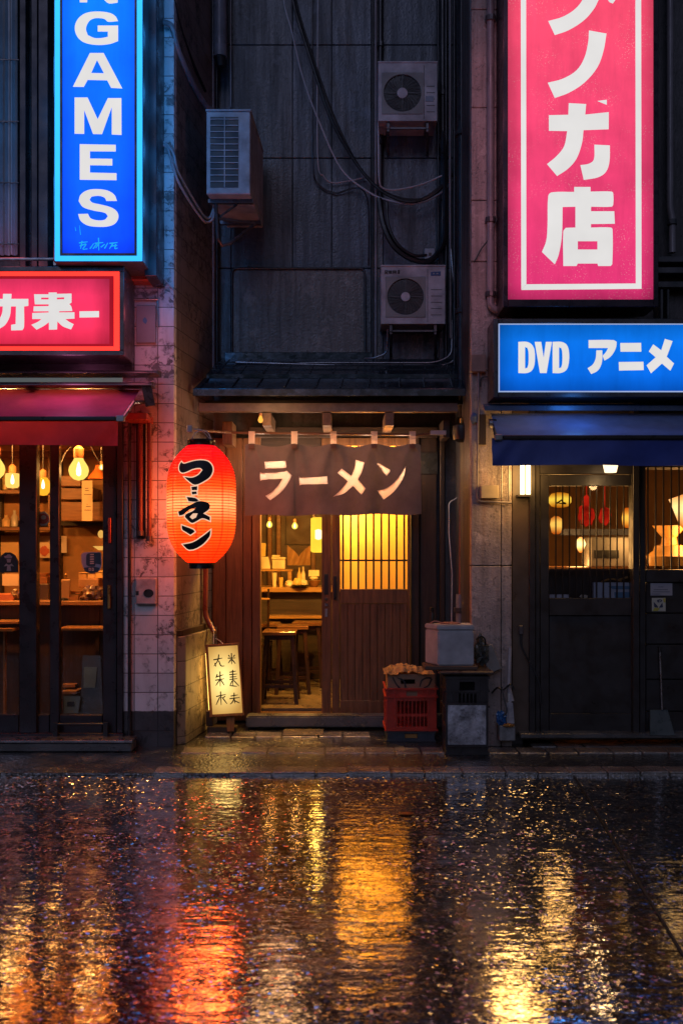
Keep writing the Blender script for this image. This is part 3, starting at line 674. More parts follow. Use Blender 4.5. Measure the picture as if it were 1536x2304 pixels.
b.pbox(123, -420, 134, 585, Y - .02, Y - .001); b.pbox(308, -420, 319, 585, Y - .02, Y - .001); b.pbox(134.4, 575, 307.6, 585, Y - .02, Y - .001)
b.build('light_border', glow('cyan_tube', (.045, .62, 1.7, 1), 1.05, .06), s)
z1 = zoomed(2.8444, 0, 0); g = MB()
g.glyphs([
 [[(755,130),(690,134),(672,119),(648,112),(605,112),(570,130),(549,178),(562,222),(605,240),(650,240),(690,232),(690,197),(625,197),(625,160),(755,160),(755,258),(700,277),(620,283),(540,268),(495,232),(478,175),(497,120),(545,82),(620,70),(700,79),(738,100)]],
 [[(575,336),(663,336),(782,562),(710,558),(685,510),(560,507),(535,552),(467,551)],[(620,380),(665,466),(582,464)]],
 [[(477,621),(560,621),(625,760),(690,625),(776,625),(777,860),(715,857),(715,680),(652,855),(595,854),(538,700),(538,853),(477,852)]],
 [[(510,920),(740,924),(740,966),(575,965),(575,1012),(718,1014),(718,1056),(575,1054),(575,1102),(745,1106),(745,1150),(510,1147)]],
 [[(748,1283),(680,1283),(668,1262),(630,1250),(585,1255),(572,1275),(590,1294),(640,1306),(710,1325),(748,1352),(757,1390),(735,1428),(690,1446),(630,1449),(560,1440),(515,1410),(500,1368),(562,1366),(580,1395),(625,1408),(670,1404),(690,1382),(672,1360),(600,1345),(530,1322),(503,1285),(515,1245),(560,1215),(625,1208),(690,1218),(732,1245)]],
 [[(510,-200),(575,-200),(690,-65),(690,-200),(752,-200),(752,12),(685,12),(565,-130),(557,-130),(557,10),(510,10)]],
], z1, Y - .006, .004)
g.build('lettering', M['letter'], s)
g = MB()
for st in ([(505,1552),(560,1545)],[(525,1540),(515,1590)],[(510,1572),(550,1560),(530,1592),(560,1590)],[(575,1590),(600,1555)],[(595,1590),(625,1550)],[(630,1520),(632,1600)],[(605,1555),(660,1550)],[(630,1560),(612,1585)],[(645,1580),(670,1560)],[(668,1588),(690,1552)],[(700,1555),(752,1550)],[(725,1552),(700,1590)],[(712,1572),(750,1568)],[(740,1560),(735,1588),(752,1585)],[(508,1440),(515,1500)],[(480,1450),(485,1475)]):
    g.glyphs([[brush(st, 7 if st[0][1] > 1500 else 2, 4)]], z1, Y - .006, .004, False)
g.build('small_lettering', glow('cyan_print', rgb(40, 190, 255), .8), s)
b = MB(); b.pbox(325, -420, 352, 620, -.30, -.004); b.build('mounting_bracket', M['alu'], s, bevel=.004)
# --- red box sign
Y = -.38
s = thing('box_sign', 'long red lit box sign with white characters above the maroon awning', 'sign', (wx(130, Y), -.19, wz(797, Y)), 'horizontal lit signs')
MB().box(XL, wx(279, Y), Y + .02, -.065, wz(799, Y), wz(599, Y)).build('casing', M['casing'], s, bevel=.005)
b = MB(); b.pbox(-560, 599, 279, 609.5, Y - .012, Y + .019); b.pbox(-560, 788, 279, 799, Y - .012, Y + .019); b.pbox(268.5, 610, 279, 787.5, Y - .012, Y + .019); b.build('rim', M['trim'], s, bevel=.003)
MB().pbox(-560, 627, 246, 773, Y + .004, Y + .0185).build('panel', litpanel('red_acrylic', rgb(252, 58, 112), rgb(255, 54, 96), .95, wz(770, Y), wz(630, Y), peak=1.15, ext=(-9, wx(246, Y), wz(773, Y), wz(627, Y))), s)
b = MB(); b.pbox(-560, 610, 268, 620, Y, Y + .018); b.pbox(-560, 779, 268, 787, Y, Y + .018); b.pbox(256, 620.4, 268, 778.6, Y, Y + .018); b.build('light_border', glow('red_tube', (1.9, .068, .048, 1), 1.0, .06), s)
b = MB(); b.pbox(-560, 620.4, 255.6, 626.6, Y + .001, Y + .0185); b.pbox(-560, 773.4, 255.6, 778.6, Y + .001, Y + .0185); b.pbox(246.4, 627, 255.6, 773, Y + .001, Y + .0185); b.build('inner_frame', glow('dim_red_frame', rgb(185, 25, 45), .75, .1), s)
z4 = zoomed(3.2, 0, 560); g = MB()
g.glyphs([
 [[(22,322),(82,322),(80,358),(203,358),(203,408),(172,412),(172,560),(160,583),(80,585),(80,545),(112,540),(115,412),(78,412),(70,480),(40,540),(0,570),(-40,590),(-60,550),(-10,510),(15,460),(20,412),(-70,412),(-70,358),(20,358)]],
 [[(245,325),(350,325),(350,312),(408,312),(408,322),(514,320),(514,385),(497,394),(512,412),(520,445),(425,447),(425,455),(535,455),(535,500),(470,503),(495,522),(530,540),(510,578),(450,555),(412,520),(410,578),(352,580),(352,525),(310,555),(262,580),(225,545),(270,525),(300,503),(232,503),(232,460),(350,456),(350,447),(240,447),(243,412),(350,410),(350,397),(250,397)],[(295,348),(350,348),(350,362),(295,362)],[(408,348),(462,346),(462,360),(408,362)]],
 [[(572,448),(712,446),(712,490),(572,492)]],
 [[(-330,330),(-270,330),(-270,390),(-150,390),(-150,440),(-270,440),(-270,585),(-330,585),(-330,440),(-420,440),(-420,390),(-330,390)]],
], z4, Y - .002, .004)
g.build('lettering', M['letter'], s)
for x_, y_ in ((300, 820), (302, 700)): lamp('added_spill', P(x_, y_, -.36), 1.1, (1, .16, .2), s, .12)  # unseen lamps added to redden the tiles near the sign
lamp('added_spill', P(150, 822, -.45), 2.0, (1, .25, .55), s, .1)  # unseen lamp added to throw pink light on the awning
lamp('added_spill', P(20, 560, -.25), 1.6, (1, .16, .2), s, .12)  # unseen lamp added for a red wash above the sign
# --- pink vertical sign
Y = -.33
s = thing('vertical_sign', 'tall pink lit sign with big white Japanese characters inside a white line border', 'sign', (wx(1305, Y), -.16, wz(690, Y)), 'upright lit signs')
MB().box(wx(1132, Y), wx(1481, Y), Y + .02, -.012, wz(688, Y), wz(-420, Y)).build('casing', plain('dark_plum_casing', (.03, .022, .032), .35, .4, .3, 5, .1, world=True), s, bevel=.006)
b = MB(); frame_bars(b, 1132, -420, 1481, 689, 10.5, Y - .014, Y + .019, 16); b.build('rim', plain('dark_plum_rim', (.045, .03, .045), .3, .4, .3, 5, .1, world=True), s, bevel=.003)
MB().pbox(1143, -400, 1470, 672.5, Y, Y + .018).build('panel', litpanel('pink_acrylic', rgb(240, 84, 120), rgb(212, 56, 122), .95, wz(660, Y), wz(30, Y), .5, .035, .14, 1.25, ext=(wx(1143, Y), wx(1470, Y), wz(672, Y), 9)), s)
zp = zoomed(2.8657, 1000, 0); g = MB()
g.plate([[(1170.5, -390), (1183, -390), (1183.7, 639), (1172.4, 651.5)]], lambda p: P(p[0], p[1], Y - .004), (0, .003, 0))
g.plate([[(1428.6, -390), (1441.5, -390), (1442.8, 649), (1430, 637)]], lambda p: P(p[0], p[1], Y - .004), (0, .003, 0))
g.plate([[(1172.6, 651.8), (1184, 639), (1430, 637.2), (1442.6, 649.2)]], lambda p: P(p[0], p[1], Y - .004), (0, .003, 0))
g.build('border_line', M['letter'], s)
g = MB()
g.glyphs([
 [[(640,-250),(1030,-250),(1060,-200),(1020,-60),(990,0),(965,50),(900,125),(800,190),(710,222),(668,132),(760,105),(840,55),(890,-10),(930,-150),(640,-150)]],
 [[(1040,-30),(1110,-20),(1085,18),(1062,8)]],
 [[(930,193),(1043,213),(1025,320),(985,430),(900,530),(800,595),(710,628),(665,530),(760,505),(850,450),(900,370),(925,270)]],
 [[(800,662),(912,668),(906,736),(1058,720),(1057,830),(895,836),(885,920),(850,1020),(795,1085),(725,1132),(660,1055),(720,1005),(770,940),(790,842),(672,840),(672,740),(797,737)]],
 [[(965,930),(1065,935),(1062,1040),(1040,1105),(990,1140),(897,1157),(875,1062),(930,1053),(962,1025)]],
 [[(985,648),(1045,640),(1045,672)]],
 [[(835,1203),(940,1203),(940,1233),(1075,1233),(1086,1245),(1086,1318),(1075,1330),(943,1330),(943,1360),(1093,1360),(1097,1440),(943,1442),(943,1465),(1070,1465),(1082,1478),(1080,1700),(1070,1713),(990,1713),(985,1697),(858,1697),(850,1713),(765,1713),(765,1490),(780,1467),(843,1465),(843,1330),(760,1332),(755,1520),(735,1640),(710,1702),(627,1622),(655,1550),(663,1450),(668,1260),(690,1238),(835,1235)],[(858,1553),(985,1553),(985,1607),(858,1607)]],
], zp, Y - .004, .003)
g.build('lettering', M['letter'], s)
for y_ in (60, 240, 420, 600): lamp('added_spill', P(1108, y_, -.45), 1.3, (1, .30, .36), s, .12)  # unseen lamps added to tint the pier pink
# --- DVD sign
Y = -.30
s = thing('box_sign', 'blue lit box sign reading DVD in white beside Japanese characters', 'sign', (wx(1400, Y), -.15, wz(882, Y)), 'horizontal lit signs')
MB().box(wx(1110, Y), wx(1960, Y), Y + .022, -.012, wz(893, Y), wz(716, Y)).build('casing', M['casing'], s, bevel=.005)
b = MB(); frame_bars(b, 1110, 716, 1960, 893, 11, Y - .012, Y + .02, 11); b.build('rim', M['trim'], s, bevel=.004)
b = MB(); frame_bars(b, 1121.5, 727.5, 1948, 881.5, 2.2, Y - .004, Y + .018); b.build('light_border', glow('pale_edge_light', rgb(170, 190, 235), .8, .1), s)
MB().pbox(1124, 730, 1946, 879, Y + .002, Y + .018).build('panel', litpanel('azure_acrylic', rgb(14, 128, 232), rgb(8, 108, 222), .95, wz(878, Y), wz(730, Y), .0, peak=1.2, ext=(wx(1124, Y), wx(1946, Y), wz(879, Y), wz(730, Y))), s)
zd = zoomed(3.0356, 1030, 660); g = MB()
g.glyphs([
 [[(412,330),(470,330),(505,350),(523,392),(523,480),(505,525),(470,543),(412,543)],[(458,365),(473,370),(481,395),(481,480),(473,508),(458,512)]],
 [[(524,330),(568,330),(585,440),(600,330),(641,330),(605,543),(560,543)]],
 [[(646,330),(705,330),(742,350),(758,400),(757,470),(740,522),(700,543),(646,543)],[(690,367),(705,372),(712,400),(712,475),(705,505),(690,510)]],
 [[(892,318),(1060,318),(1083,330),(1080,365),(1062,405),(1035,437),(1000,458),(988,425),(1010,400),(1025,372),(892,372)]],
 [[(945,388),(985,388),(985,450),(975,495),(950,530),(910,550),(885,510),(920,485),(940,445)]],
 [[(1108,338),(1250,337),(1252,397),(1110,397)]], [[(1098,468),(1266,466),(1268,523),(1100,526)]],
 [[(1413,310),(1465,325),(1443,385),(1425,432),(1475,478),(1450,527),(1393,478),(1318,545),(1288,490),(1350,435),(1303,395),(1333,347),(1388,388)]],
], zd, Y - .0015, .003)
g.build('lettering', M['letter'], s)

lamp('added_spill', P(1300, 903, -.42), 2.0, (.06, .32, 1), s, .1)  # unseen lamp added to throw blue light on the awning
# ================================================================ awnings
def awning(name, label, x_b, x_f, x_v, yb, yf, yv, Yb, Yf, far, cloth, group, cloth2=None):
    """x_*: inner end of back edge, front bar and valance in the survey; far: world X of the outer end"""
    sgn = 1 if far > 0 else -1
    a = thing(name, label, 'awning', ((wx(x_f, Yf) + far) / 2, Yb, wz(yv, Yf)), group)
    B0, F0 = P(x_b, yb, Yb), P(x_f, yf, Yf)
    def top(u, v):
        x = B0.x + (F0.x - B0.x) * v; X = x + (far - x) * u
        z = B0.z + (F0.z - B0.z) * v - .018 * math.sin(math.pi * v) + (.004 * math.sin(u * 23 + v * 3) + .0035 * math.sin(u * 61 + v * 5) - .008 * abs(math.sin(u * 13))) * math.sin(math.pi * v)
        return (X, Yb + (Yf - Yb) * v, z)
    MB().sheet(top, 40, 10).build('canopy', cloth, a, smooth=True)
    z0, z1 = wz(yf + 6, Yf), wz(yv, Yf); xe = wx(x_v, Yf)
    def val(u, v):
        X = xe + (far - xe) * u
        fold = .012 * math.sin(X * 9 + v * 2.2) * v + .010 * math.exp(-abs(X - xe) * 6) * math.sin((X - xe) * 38 + v * 5)
        return (X, Yf - .004 + fold, z0 + (z1 - z0) * v + .004 * math.sin(X * 5) * v)
    MB().sheet(val, 90, 12).build('valance', cloth2 or cloth, a, smooth=True)
    b = MB(); zb = wz(yf, Yf) - .012; b.box(min(F0.x + sgn * .03, far), max(F0.x + sgn * .03, far), Yf - .022, Yf + .012, zb - .016, zb + .014); b.build('front_bar', M['alu'], a, bevel=.006)
    e0 = F0.x - sgn * .025; e1 = F0.x + sgn * .028
    b = MB(); b.box(min(e0, e1), max(e0, e1), Yf - .027, Yf + .017, zb - .021, zb + .019); b.build('end_cap', M['steel'], a, bevel=.004)
    return a, B0, F0
aw, B0, F0 = awning('awning', 'maroon cloth awning with hanging valance over the cafe front', 315, 272, 265, 876, 938, 1002, -.19, -.75, XL, fabric('sign_lit_maroon_canvas', (0.40, 0.06, 0.19), .5, .15), 'shop awnings', fabric('maroon_valance', (0.34, 0.03, 0.06), .6, .25))  # canopy maroon brightened towards pink, imitating the red sign's light on it
def hood(y0, y1, xr, Y0, Y1, name):
    b = MB(); n = 8; pr = [(Y0 + (Y1 - Y0) * (1 - math.cos(i / n * math.pi / 2)), wz(y1, Y0) + (wz(y0, Y0) - wz(y1, Y0)) * math.sin(i / n * math.pi / 2)) for i in range(n + 1)]
    pr = pr + [(Y1, wz(y1, Y0))]; X1 = wx(xr, Y0)
    b.hexa([(XL, q[0], q[1]) for q in pr], [(X1, q[0], q[1]) for q in pr]); b.build(name, M['trim'], aw)
hood(826, 839, 352, -.26, -.07, 'cover_hood'); hood(853, 866, 340, -.34, -.17, 'cassette')
b = MB(); b.hexa([P(316, 862, -.32), P(339, 858, -.32), P(349, 912, -.30), P(328, 916, -.30)], [P(316, 862, -.05), P(339, 858, -.05), P(349, 912, -.05), P(328, 916, -.05)]); b.build('end_bracket', M['trim'], aw, bevel=.004)
b = MB(); b.tube([P(330, 905, -.2), P(300, 905, -.45), P(275, 942, -.74)], .014, 8); b.build('folding_arm', M['steel'], aw)
b = MB(); b.pbox(276, 928, 330, 944, -.25, -.01); b.build('arm_mount', M['copper'], aw, bevel=.005)
XRF = 3.4
aw2, B0, F0 = awning('awning', 'navy blue awning with dark valance under the DVD sign', 1104, 1120, 1106, 930, 980, 1047, -.10, -.62, XRF, fabric('sign_lit_navy_canvas', (0.15, 0.21, 0.40), .45, .08), 'shop awnings', fabric('navy_valance', (0.022, 0.05, 0.30), .5, .12))  # canopy blue lightened to imitate the DVD sign's light falling on it
b = MB(); b.hexa([P(1086, 912, -.2), P(2000, 912, -.2), P(2000, 924, -.2), P(1090, 924, -.2)], [P(1086, 908, -.011), P(2000, 908, -.011), P(2000, 924, -.011), P(1090, 924, -.011)]); b.build('cover_hood', plain('slate_blue_hood', (.10, .13, .2), .35, .3, .3, 5, .1, world=True), aw2, bevel=.003)
b = MB(); b.lathe([(.001, -.02), (.034, -.02), (.034, .03), (.001, .03)], (0, 0, 0), 16); b.xf(Matrix.Translation(P(1106, 953, -.22)) @ Matrix.Rotation(R(90), 4, 'Y')); b.build('roller_end', M['steel'], aw2, smooth=True)
b = MB(); b.tube([P(1112, 945, -.1), P(1112, 965, -.35), P(1116, 985, -.6)], .013, 8); b.build('folding_arm', M['alu'], aw2)

# ================================================================ air conditioners
M['ac'] = plain('air_conditioner_enamel', (0.36, 0.36, 0.40), 0.42, 0, 0.55, 5, 0.12, world=True)
M['ac_dark'] = plain('air_conditioner_grille', (0.03, 0.035, 0.04), 0.5, 0, 0.3, 6, 0.1)
M['ac_grille'] = plain('air_conditioner_wire', (0.07, 0.075, 0.08), 0.45, 0.2, 0.3, 6, 0.1)
def fan_unit(label, x0, y0, x1, y1, Y, cx, cy, r, sx, hub):
    a = thing('air_conditioner', label, 'air conditioner', ((wx(x0, Y) + wx(x1, Y)) / 2, Y + .13, wz(y1, Y)), 'outdoor air conditioning units')
    q = lambda x, y, d=0: P(x, y, Y + d); m = (DCAM + Y) / FOC
    circ = [(cx + r * math.cos(i * math.pi / 24), cy + r * math.sin(i * math.pi / 24)) for i in range(48)]
    MB().plate([[(x0, y0), (x1, y0), (x1, y1), (x0, y1)], circ], lambda p: q(p[0], p[1]), (0, .012, 0)).build('front_panel', M['ac'], a)
    b = MB(); b.pbox(x0, y0 + .5, x1, y1, Y + .0125, Y + .30); b.build('casing', M['ac'], a)
    b = MB(); b.pbox(x0 - 1.5, y0 - 4, x1 + 1.5, y0, Y - .006, Y + .305); b.build('lid', M['ac'], a, bevel=.003)
    MB().plate([circ], lambda p: q(p[0], p[1], .011), (0, .001, 0)).build('fan_recess', M['ac_dark'], a)
    b = MB()
    for k in range(5):
        a0 = k * 2 * math.pi / 5; pts = [(cx + r * .25 * math.cos(a0), cy + r * .25 * math.sin(a0)), (cx + r * .93 * math.cos(a0 + .1), cy + r * .93 * math.sin(a0 + .1)), (cx + r * .9 * math.cos(a0 + .8), cy + r * .9 * math.sin(a0 + .8)), (cx + r * .25 * math.cos(a0 + .7), cy + r * .25 * math.sin(a0 + .7))]
        b.plate([smooth_loop(pts, 4, 100)], lambda p: q(p[0], p[1], .007), (0, .002, 0))
    b.build('fan_blade', M['black'], a)
    b = MB(); b.plate([[(cx - r * 1.1, cy - r * 1.1), (cx + r * 1.1, cy - r * 1.1), (cx + r * 1.1, cy + r * 1.13), (cx - r * 1.1, cy + r * 1.13)], [(cx + (p[0] - cx) * 1.0, cy + (p[1] - cy) * 1.0) for p in circ]], lambda p: q(p[0], p[1], -.006), (0, .0055, 0)); b.build('grille_plate', plain('grille_plate_grey', (.20, .21, .21), .45, 0, .3, 5, .1, world=True), a, bevel=.002)
    b = MB()
    for k in range(9):
        rr = r * (0.34 + .07 * k); b.tube([q(cx + rr * math.cos(i * math.pi / 16), cy + rr * math.sin(i * math.pi / 16), -.006) for i in range(33)], .0016, 4)
    for k in range(28):
        a0 = k * math.pi / 14; c2 = a0 + (.35 if k % 7 else 0)
        b.tube([q(cx + r * .22 * math.cos(a0), cy + r * .22 * math.sin(a0), -.007), q(cx + r * .6 * math.cos((a0 + c2) / 2 + .0), cy + r * .6 * math.sin((a0 + c2) / 2), -.007), q(cx + r * math.cos(c2), cy + r * math.sin(c2), -.007)], .0020 if k % 7 else .004, 4)
    b.build('fan_grille', M['ac_grille'], a)
    MB().plate([[(cx + hub * math.cos(i * math.pi / 10), cy + hub * math.sin(i * math.pi / 10)) for i in range(20)]], lambda p: q(p[0], p[1], -.014), (0, .006, 0)).build('fan_hub', M['ac'], a, bevel=.002)
    b = MB(); b.pbox(sx, y0 + 6, sx + 1.2, y1 - 4, Y - .002, Y - .0005); w = x1 - sx
    for k in range(5): yy = y0 + (y1 - y0) * (.4 + .11 * k); b.pbox(sx + w * .2, yy, x1 - w * .18, yy + 1.2, Y - .002, Y - .0005)
    b.build('panel_groove', M['ac_dark'], a)
    for xx in (x0 + 22, x1 - 22):
        b = MB(); b.pbox(xx - 3.5, y1 + 1.5, xx + 3.5, y1 + 18, Y + .02, Y + .045); b.pbox(xx - 3, y1 + .5, xx + 3, y1 + 5, Y + .046, YU - .002)
        b.hexa([P(xx - 3, y1 + 18.3, Y + .02), P(xx + 3, y1 + 18.3, Y + .02), P(xx + 3, y1 + 24, Y + .02), P(xx - 3, y1 + 24, Y + .02)], [P(xx - 3, y1 + 70, YU - .012), P(xx + 3, y1 + 70, YU - .012), P(xx + 3, y1 + 80, YU - .012), P(xx - 3, y1 + 80, YU - .012)])
        b.build('bracket', M['trim'], a, bevel=.003)
    b = MB(); b.pbox(x0 + 26, y1 + 14, x1 - 26, y1 + 18, Y + .05, Y + .065); b.build('cross_bar', M['trim'], a)
    return a, q
ac1, q = fan_unit('grey fan air conditioner, the upper one, with pale hub, high beside the vertical pipes', 851, 140, 983, 271, .83, 905, 208, 42, 953, 12)
b = MB(); b.pbox(957, 215, 975, 227, .826, .829); b.build('label_plate', plain('pale_blue_label', (.2, .26, .34), .5), ac1)
ac2, q = fan_unit('grey fan air conditioner, the lower one, with dark block lettering, just over the tiled eave', 857, 599, 1001, 728, .83, 912, 667, 41, 961, 10.5)
za = zoomed(8.084, 840, 580); g = MB()
g.glyphs([[[(203,222),(262,222),(262,258),(248,262),(262,290),(238,290),(225,268),(225,290),(203,290)],[(222,234),(244,234),(244,250),(222,250)]],
          [[(275,228),(335,228),(335,250),(300,252),(300,258),(335,258),(335,280),(275,280)]], [[(350,226),(414,226),(414,282),(392,282),(392,266),(372,266),(372,282),(350,282)],[(372,238),(392,238),(392,252),(372,252)]],
          [[(440,218),(476,218),(476,284),(440,284)],[(452,240),(464,240),(464,248),(452,248)]]], za, .826, .002, False)
g.build('lettering', M['ink'], ac2)
g = MB(); g.glyphs([[[(1040,252),(1220,245),(1222,318),(1042,322)],[(1075,270),(1110,268),(1110,295),(1075,297)],[(1140,268),(1180,266),(1180,292),(1140,294)]]], za, .826, .002, False); g.build('label_plate', plain('blue_label', (.02, .07, .22), .5), ac2)
# the left unit, seen on its corner
Yf, Yb = .22, .98
a = thing('air_conditioner', 'box air conditioner with slatted grille on the bracket beside the cafe side wall', 'air conditioner', (wx(530, .6), .6, wz(440, Yf)), 'outdoor air conditioning units')
x0, x1 = wx(464, Yf), wx(563, Yf); xb0, xb1 = x0 + .07, wx(563, Yf) + .035; z0, z1 = wz(436, Yf), wz(250, Yf)
b = MB(); b.foot([(x0, Yf), (x1, Yf), (xb1, Yb), (xb0, Yb)], z0, z1); b.build('casing', M['ac'], a, bevel=.006)
b = MB(); b.foot([(x0 - .006, Yf - .006), (x1 + .006, Yf - .006), (xb1 + .006, Yb), (xb0, Yb)], z1 + .001, z1 + .018); b.build('lid', M['ac'], a, bevel=.004)
b = MB(); b.pbox(473, 262, 536, 421, Yf - .003, Yf - .0005); b.build('grille_recess', M['ac_dark'], a)
b = MB()
for i in range(11): b.pbox(473, 266 + i * 14, 536, 267.8 + i * 14, Yf - .010, Yf - .0045)
b.pbox(504, 262, 506, 421, Yf - .0105, Yf - .0045); b.build('grille_slat', M['ac'], a)
b = MB(); b.hexa([(x1 + .004, .30, z0 + .06), (x1 + .008, .36, z0 + .06), (xb1 - .001, .92, z0 + .06), (xb1 - .005, .86, z0 + .06)][:2] + [(xb1 + .003, .90, z0 + .06), (xb1 - .002, .90, z0 + .06)], [(x1 + .004, .30, z1 - .06), (x1 + .008, .36, z1 - .06), (xb1 + .003, .90, z1 - .06), (xb1 - .002, .90, z1 - .06)]); b.build('side_panel', M['ac'], a)
b = MB(); b.box(x0 + .03, x1 + .03, .80, .84, z0 - .03, z0 - .002); b.build('cross_bar', M['trim'], a)
b = MB(); b.box(x0, x1 + .01, .32, .36, z0 - .03, z0 - .002); b.build('cross_bar', M['trim'], a)
b = MB(); b.tube([(x0 + .06, .34, z0 - .03), (x0 + .07, .36, z0 - .30), (x0 + .10, .40, z0 - .34), (x0 + .16, .44, z0 - .31), (x1 + .0, .60, z0 - .10)], .014, 8)
b.tube([(x0 + .07, .36, z0 - .14), (x1 + .01, .50, z0 - .13)], .012, 6); b.tube([(x0 + .22, .36, z0 - .03), (x0 + .08, .38, z0 - .12)], .008, 6)
b.build('bracket', M['trim'], a)

# ================================================================ paper lantern
Yc = -.31; mL = (DCAM + Yc) / FOC
lc = (wx(453, Yc), Yc); zt, zbm = wz(1003, Yc), wz(1266, Yc); H = zt - zbm; RL = 76.5 * mL
lan = thing('paper_lantern', 'big glowing red paper lantern with black brush lettering by the ramen door', 'lantern', (lc[0], lc[1], wz(1279, Yc)))
def lr(z):
    t = (z - zbm) / H; s = abs(2 * t - 1.0); return RL * (1 - .60 * max(0, (s - .18) / .82) ** 3.0 if s > .18 else 1)
prof = []; NR = 42
for i in range(NR * 4 + 1):
    z = zbm + H * i / (NR * 4); ph = (i % 4) / 4; prof.append((lr(z) - .0042 * (abs(ph - 0) if ph < .5 else 0) * 0 + .0032 * math.sin(math.pi * ph), z))
t = NT('lantern_paper'); g = t.n('ShaderNodeNewGeometry'); sp = t.n('ShaderNodeSeparateXYZ'); t.l(g.outputs['Position'], sp.inputs[0])
zz = t.ramp(sp.outputs['Z'], zbm, zt); cr = t.n('ShaderNodeValToRGB'); t.l(zz, cr.inputs[0]); e = cr.color_ramp.elements
e[0].position = 0; e[0].color = rgb(250, 62, 10); e[1].position = 1; e[1].color = rgb(235, 10, 45)
for p_, c_ in ((.12, rgb(255, 74, 14)), (.33, rgb(255, 122, 36)), (.5, rgb(255, 214, 132)), (.64, rgb(255, 112, 36)), (.77, rgb(250, 40, 22)), (.88, rgb(245, 12, 28))):
    k = e.new(p_); k.color = c_
rib = t.n('ShaderNodeTexWave', bands_direction='Z', wave_profile='SIN'); rib.inputs['Scale'].default_value = NR / H / (2 * math.pi) * 2 * math.pi / 6.2832 * 1.0
cbv = t.n('ShaderNodeCombineXYZ'); t.l(sp.outputs['Z'], cbv.inputs[2]); t.l(cbv.outputs[0], rib.inputs[0])
sx_ = t.math('SUBTRACT', sp.outputs['X'], lc[0]); sy_ = t.math('SUBTRACT', sp.outputs['Y'], lc[1]); ang = t.math('ARCTAN2', sx_, sy_)
seam = t.ramp(t.math('ABSOLUTE', t.math('SUBTRACT', t.math('FRACT', t.math('ADD', t.math('MULTIPLY', ang, 8 / (2 * math.pi)), .5)), .5)), .02, .055, 1, 0)
edge = t.noise(t.coord(True), 6, 3)
col = t.mix(t.math('MULTIPLY', seam, .7), cr.outputs[0], rgb(225, 22, 12))
st = t.math('MULTIPLY', t.ramp(edge, .3, .7, .9, 1.06), 1.0)
col = t.mix(1.0, col, (1.32, .63, .58, 1), 'MULTIPLY'); em = t.n('ShaderNodeEmission'); t.l(col, em.inputs[0]); t.l(st, em.inputs[1])
df = t.n('ShaderNodeBsdfDiffuse'); df.inputs[0].default_value = (.25, .02, .01, 1)
tr = t.n('ShaderNodeBsdfTransparent'); tr.inputs[0].default_value = (.60, .47, .40, 1)
ad = t.n('ShaderNodeAddShader'); t.l(em.outputs[0], ad.inputs[0]); t.l(tr.outputs[0], ad.inputs[1])
M['lantern'] = t.done(ad.outputs[0])
MB().lathe(prof, (lc[0], lc[1], 0), 64).build('lantern_body', M['lantern'], lan, smooth=True)
b = MB()
for i in range(NR + 1):
    z = zbm + H * i / NR; rr = lr(z) - .0006; b.tube([(lc[0] + rr * math.cos(k * math.pi / 24), lc[1] + rr * math.sin(k * math.pi / 24), z) for k in range(49)], .0030, 4)
b.build('lantern_rib', glow('rib_shadow_red', rgb(205, 40, 8), .50, .1), lan)
M['lacquer'] = plain('black_lacquer', (.012, .012, .014), .22, 0, .2, 6, .05)
b = MB(); b.lathe([(.095, zt - .012), (.100, zt - .006), (.100, zt + .038), (.094, zt + .043), (.07, zt + .043)], (lc[0], lc[1], 0), 40); b.build('cap', M['lacquer'], lan, smooth=True)
b = MB(); b.lathe([(.07, zbm - .042), (.088, zbm - .042), (.092, zbm - .036), (.092, zbm + .004), (.08, zbm + .01)], (lc[0], lc[1], 0), 40); b.build('cap', M['lacquer'], lan, smooth=True)
zl = zoomed(3.4133, 350, 920)
marks = [
 [(218,452),(232,425),(252,440),(290,432),(335,420),(400,415),(445,432),(470,480),(455,535),(412,572),(345,600),(295,570),(262,540),(318,548),(368,528),(398,490),(380,474),(325,482),(285,500),(245,508),(222,490)],
 [(318,616),(362,612),(360,640),(322,640)], [(320,652),(356,650),(358,668),(324,672)],
 [(282,690),(345,698),(372,716),(352,726),(296,722)],
 [(215,798),(262,772),(318,745),(370,722),(430,728),(452,752),(444,782),(405,812),(452,838),(452,866),(398,848),(352,872),(318,882),(268,838),(276,818),(330,794),(350,770),(300,786),(252,822),(222,826)],
 [(243,900),(330,932),(342,948),(308,970),(276,950),(246,930)],
 [(243,1042),(325,1026),(400,980),(456,935),(446,985),(380,1052),(290,1082)]]
hole = [(305,838),(330,812),(365,812),(352,842),(325,856)]
def onlan(off):
    def f(p):
        X = wx(p[0], -.06); X = lc[0] + (p[0] - 453) * mL * 1.0; z = wz(p[1], Yc); r = lr(z) + off; d = max(-.98 * r, min(.98 * r, X - lc[0]))
        return Vector((lc[0] + d, lc[1] - math.sqrt(r * r - d * d), z))
    return f
def dense(mb, cuts=2):
    for _ in range(cuts):
        es = [e for e in mb.bm.edges if e.calc_length() > .02]
        if es: bmesh.ops.subdivide_edges(mb.bm, edges=es, cuts=1, use_grid_fill=False)
    bmesh.ops.triangulate(mb.bm, faces=mb.bm.faces)
    return mb
def wrapped(shapes, zf, f):
    mb = MB()
    for loops in shapes: mb.plate([[zf(p) for p in L] for L in loops], lambda p: Vector((p[0] * .003, p[1] * .003, 0)), (0, 0, 0))
    dense(mb, 3)
    for v in mb.bm.verts: v.co = f((v.co.x / .003, v.co.y / .003))
    return mb
sm = [smooth_loop(m_, 3, 60) for m_ in marks]
wrapped([[grow(L, 8)] for L in sm], zl, onlan(.006)).build('lettering_edge', glow('pale_letter_edge', rgb(255, 205, 170), .9, .05), lan)
wrapped([[L] + ([hole] if i == 4 else []) for i, L in enumerate(sm)], zl, onlan(.0085)).build('lettering', M['ink'], lan)
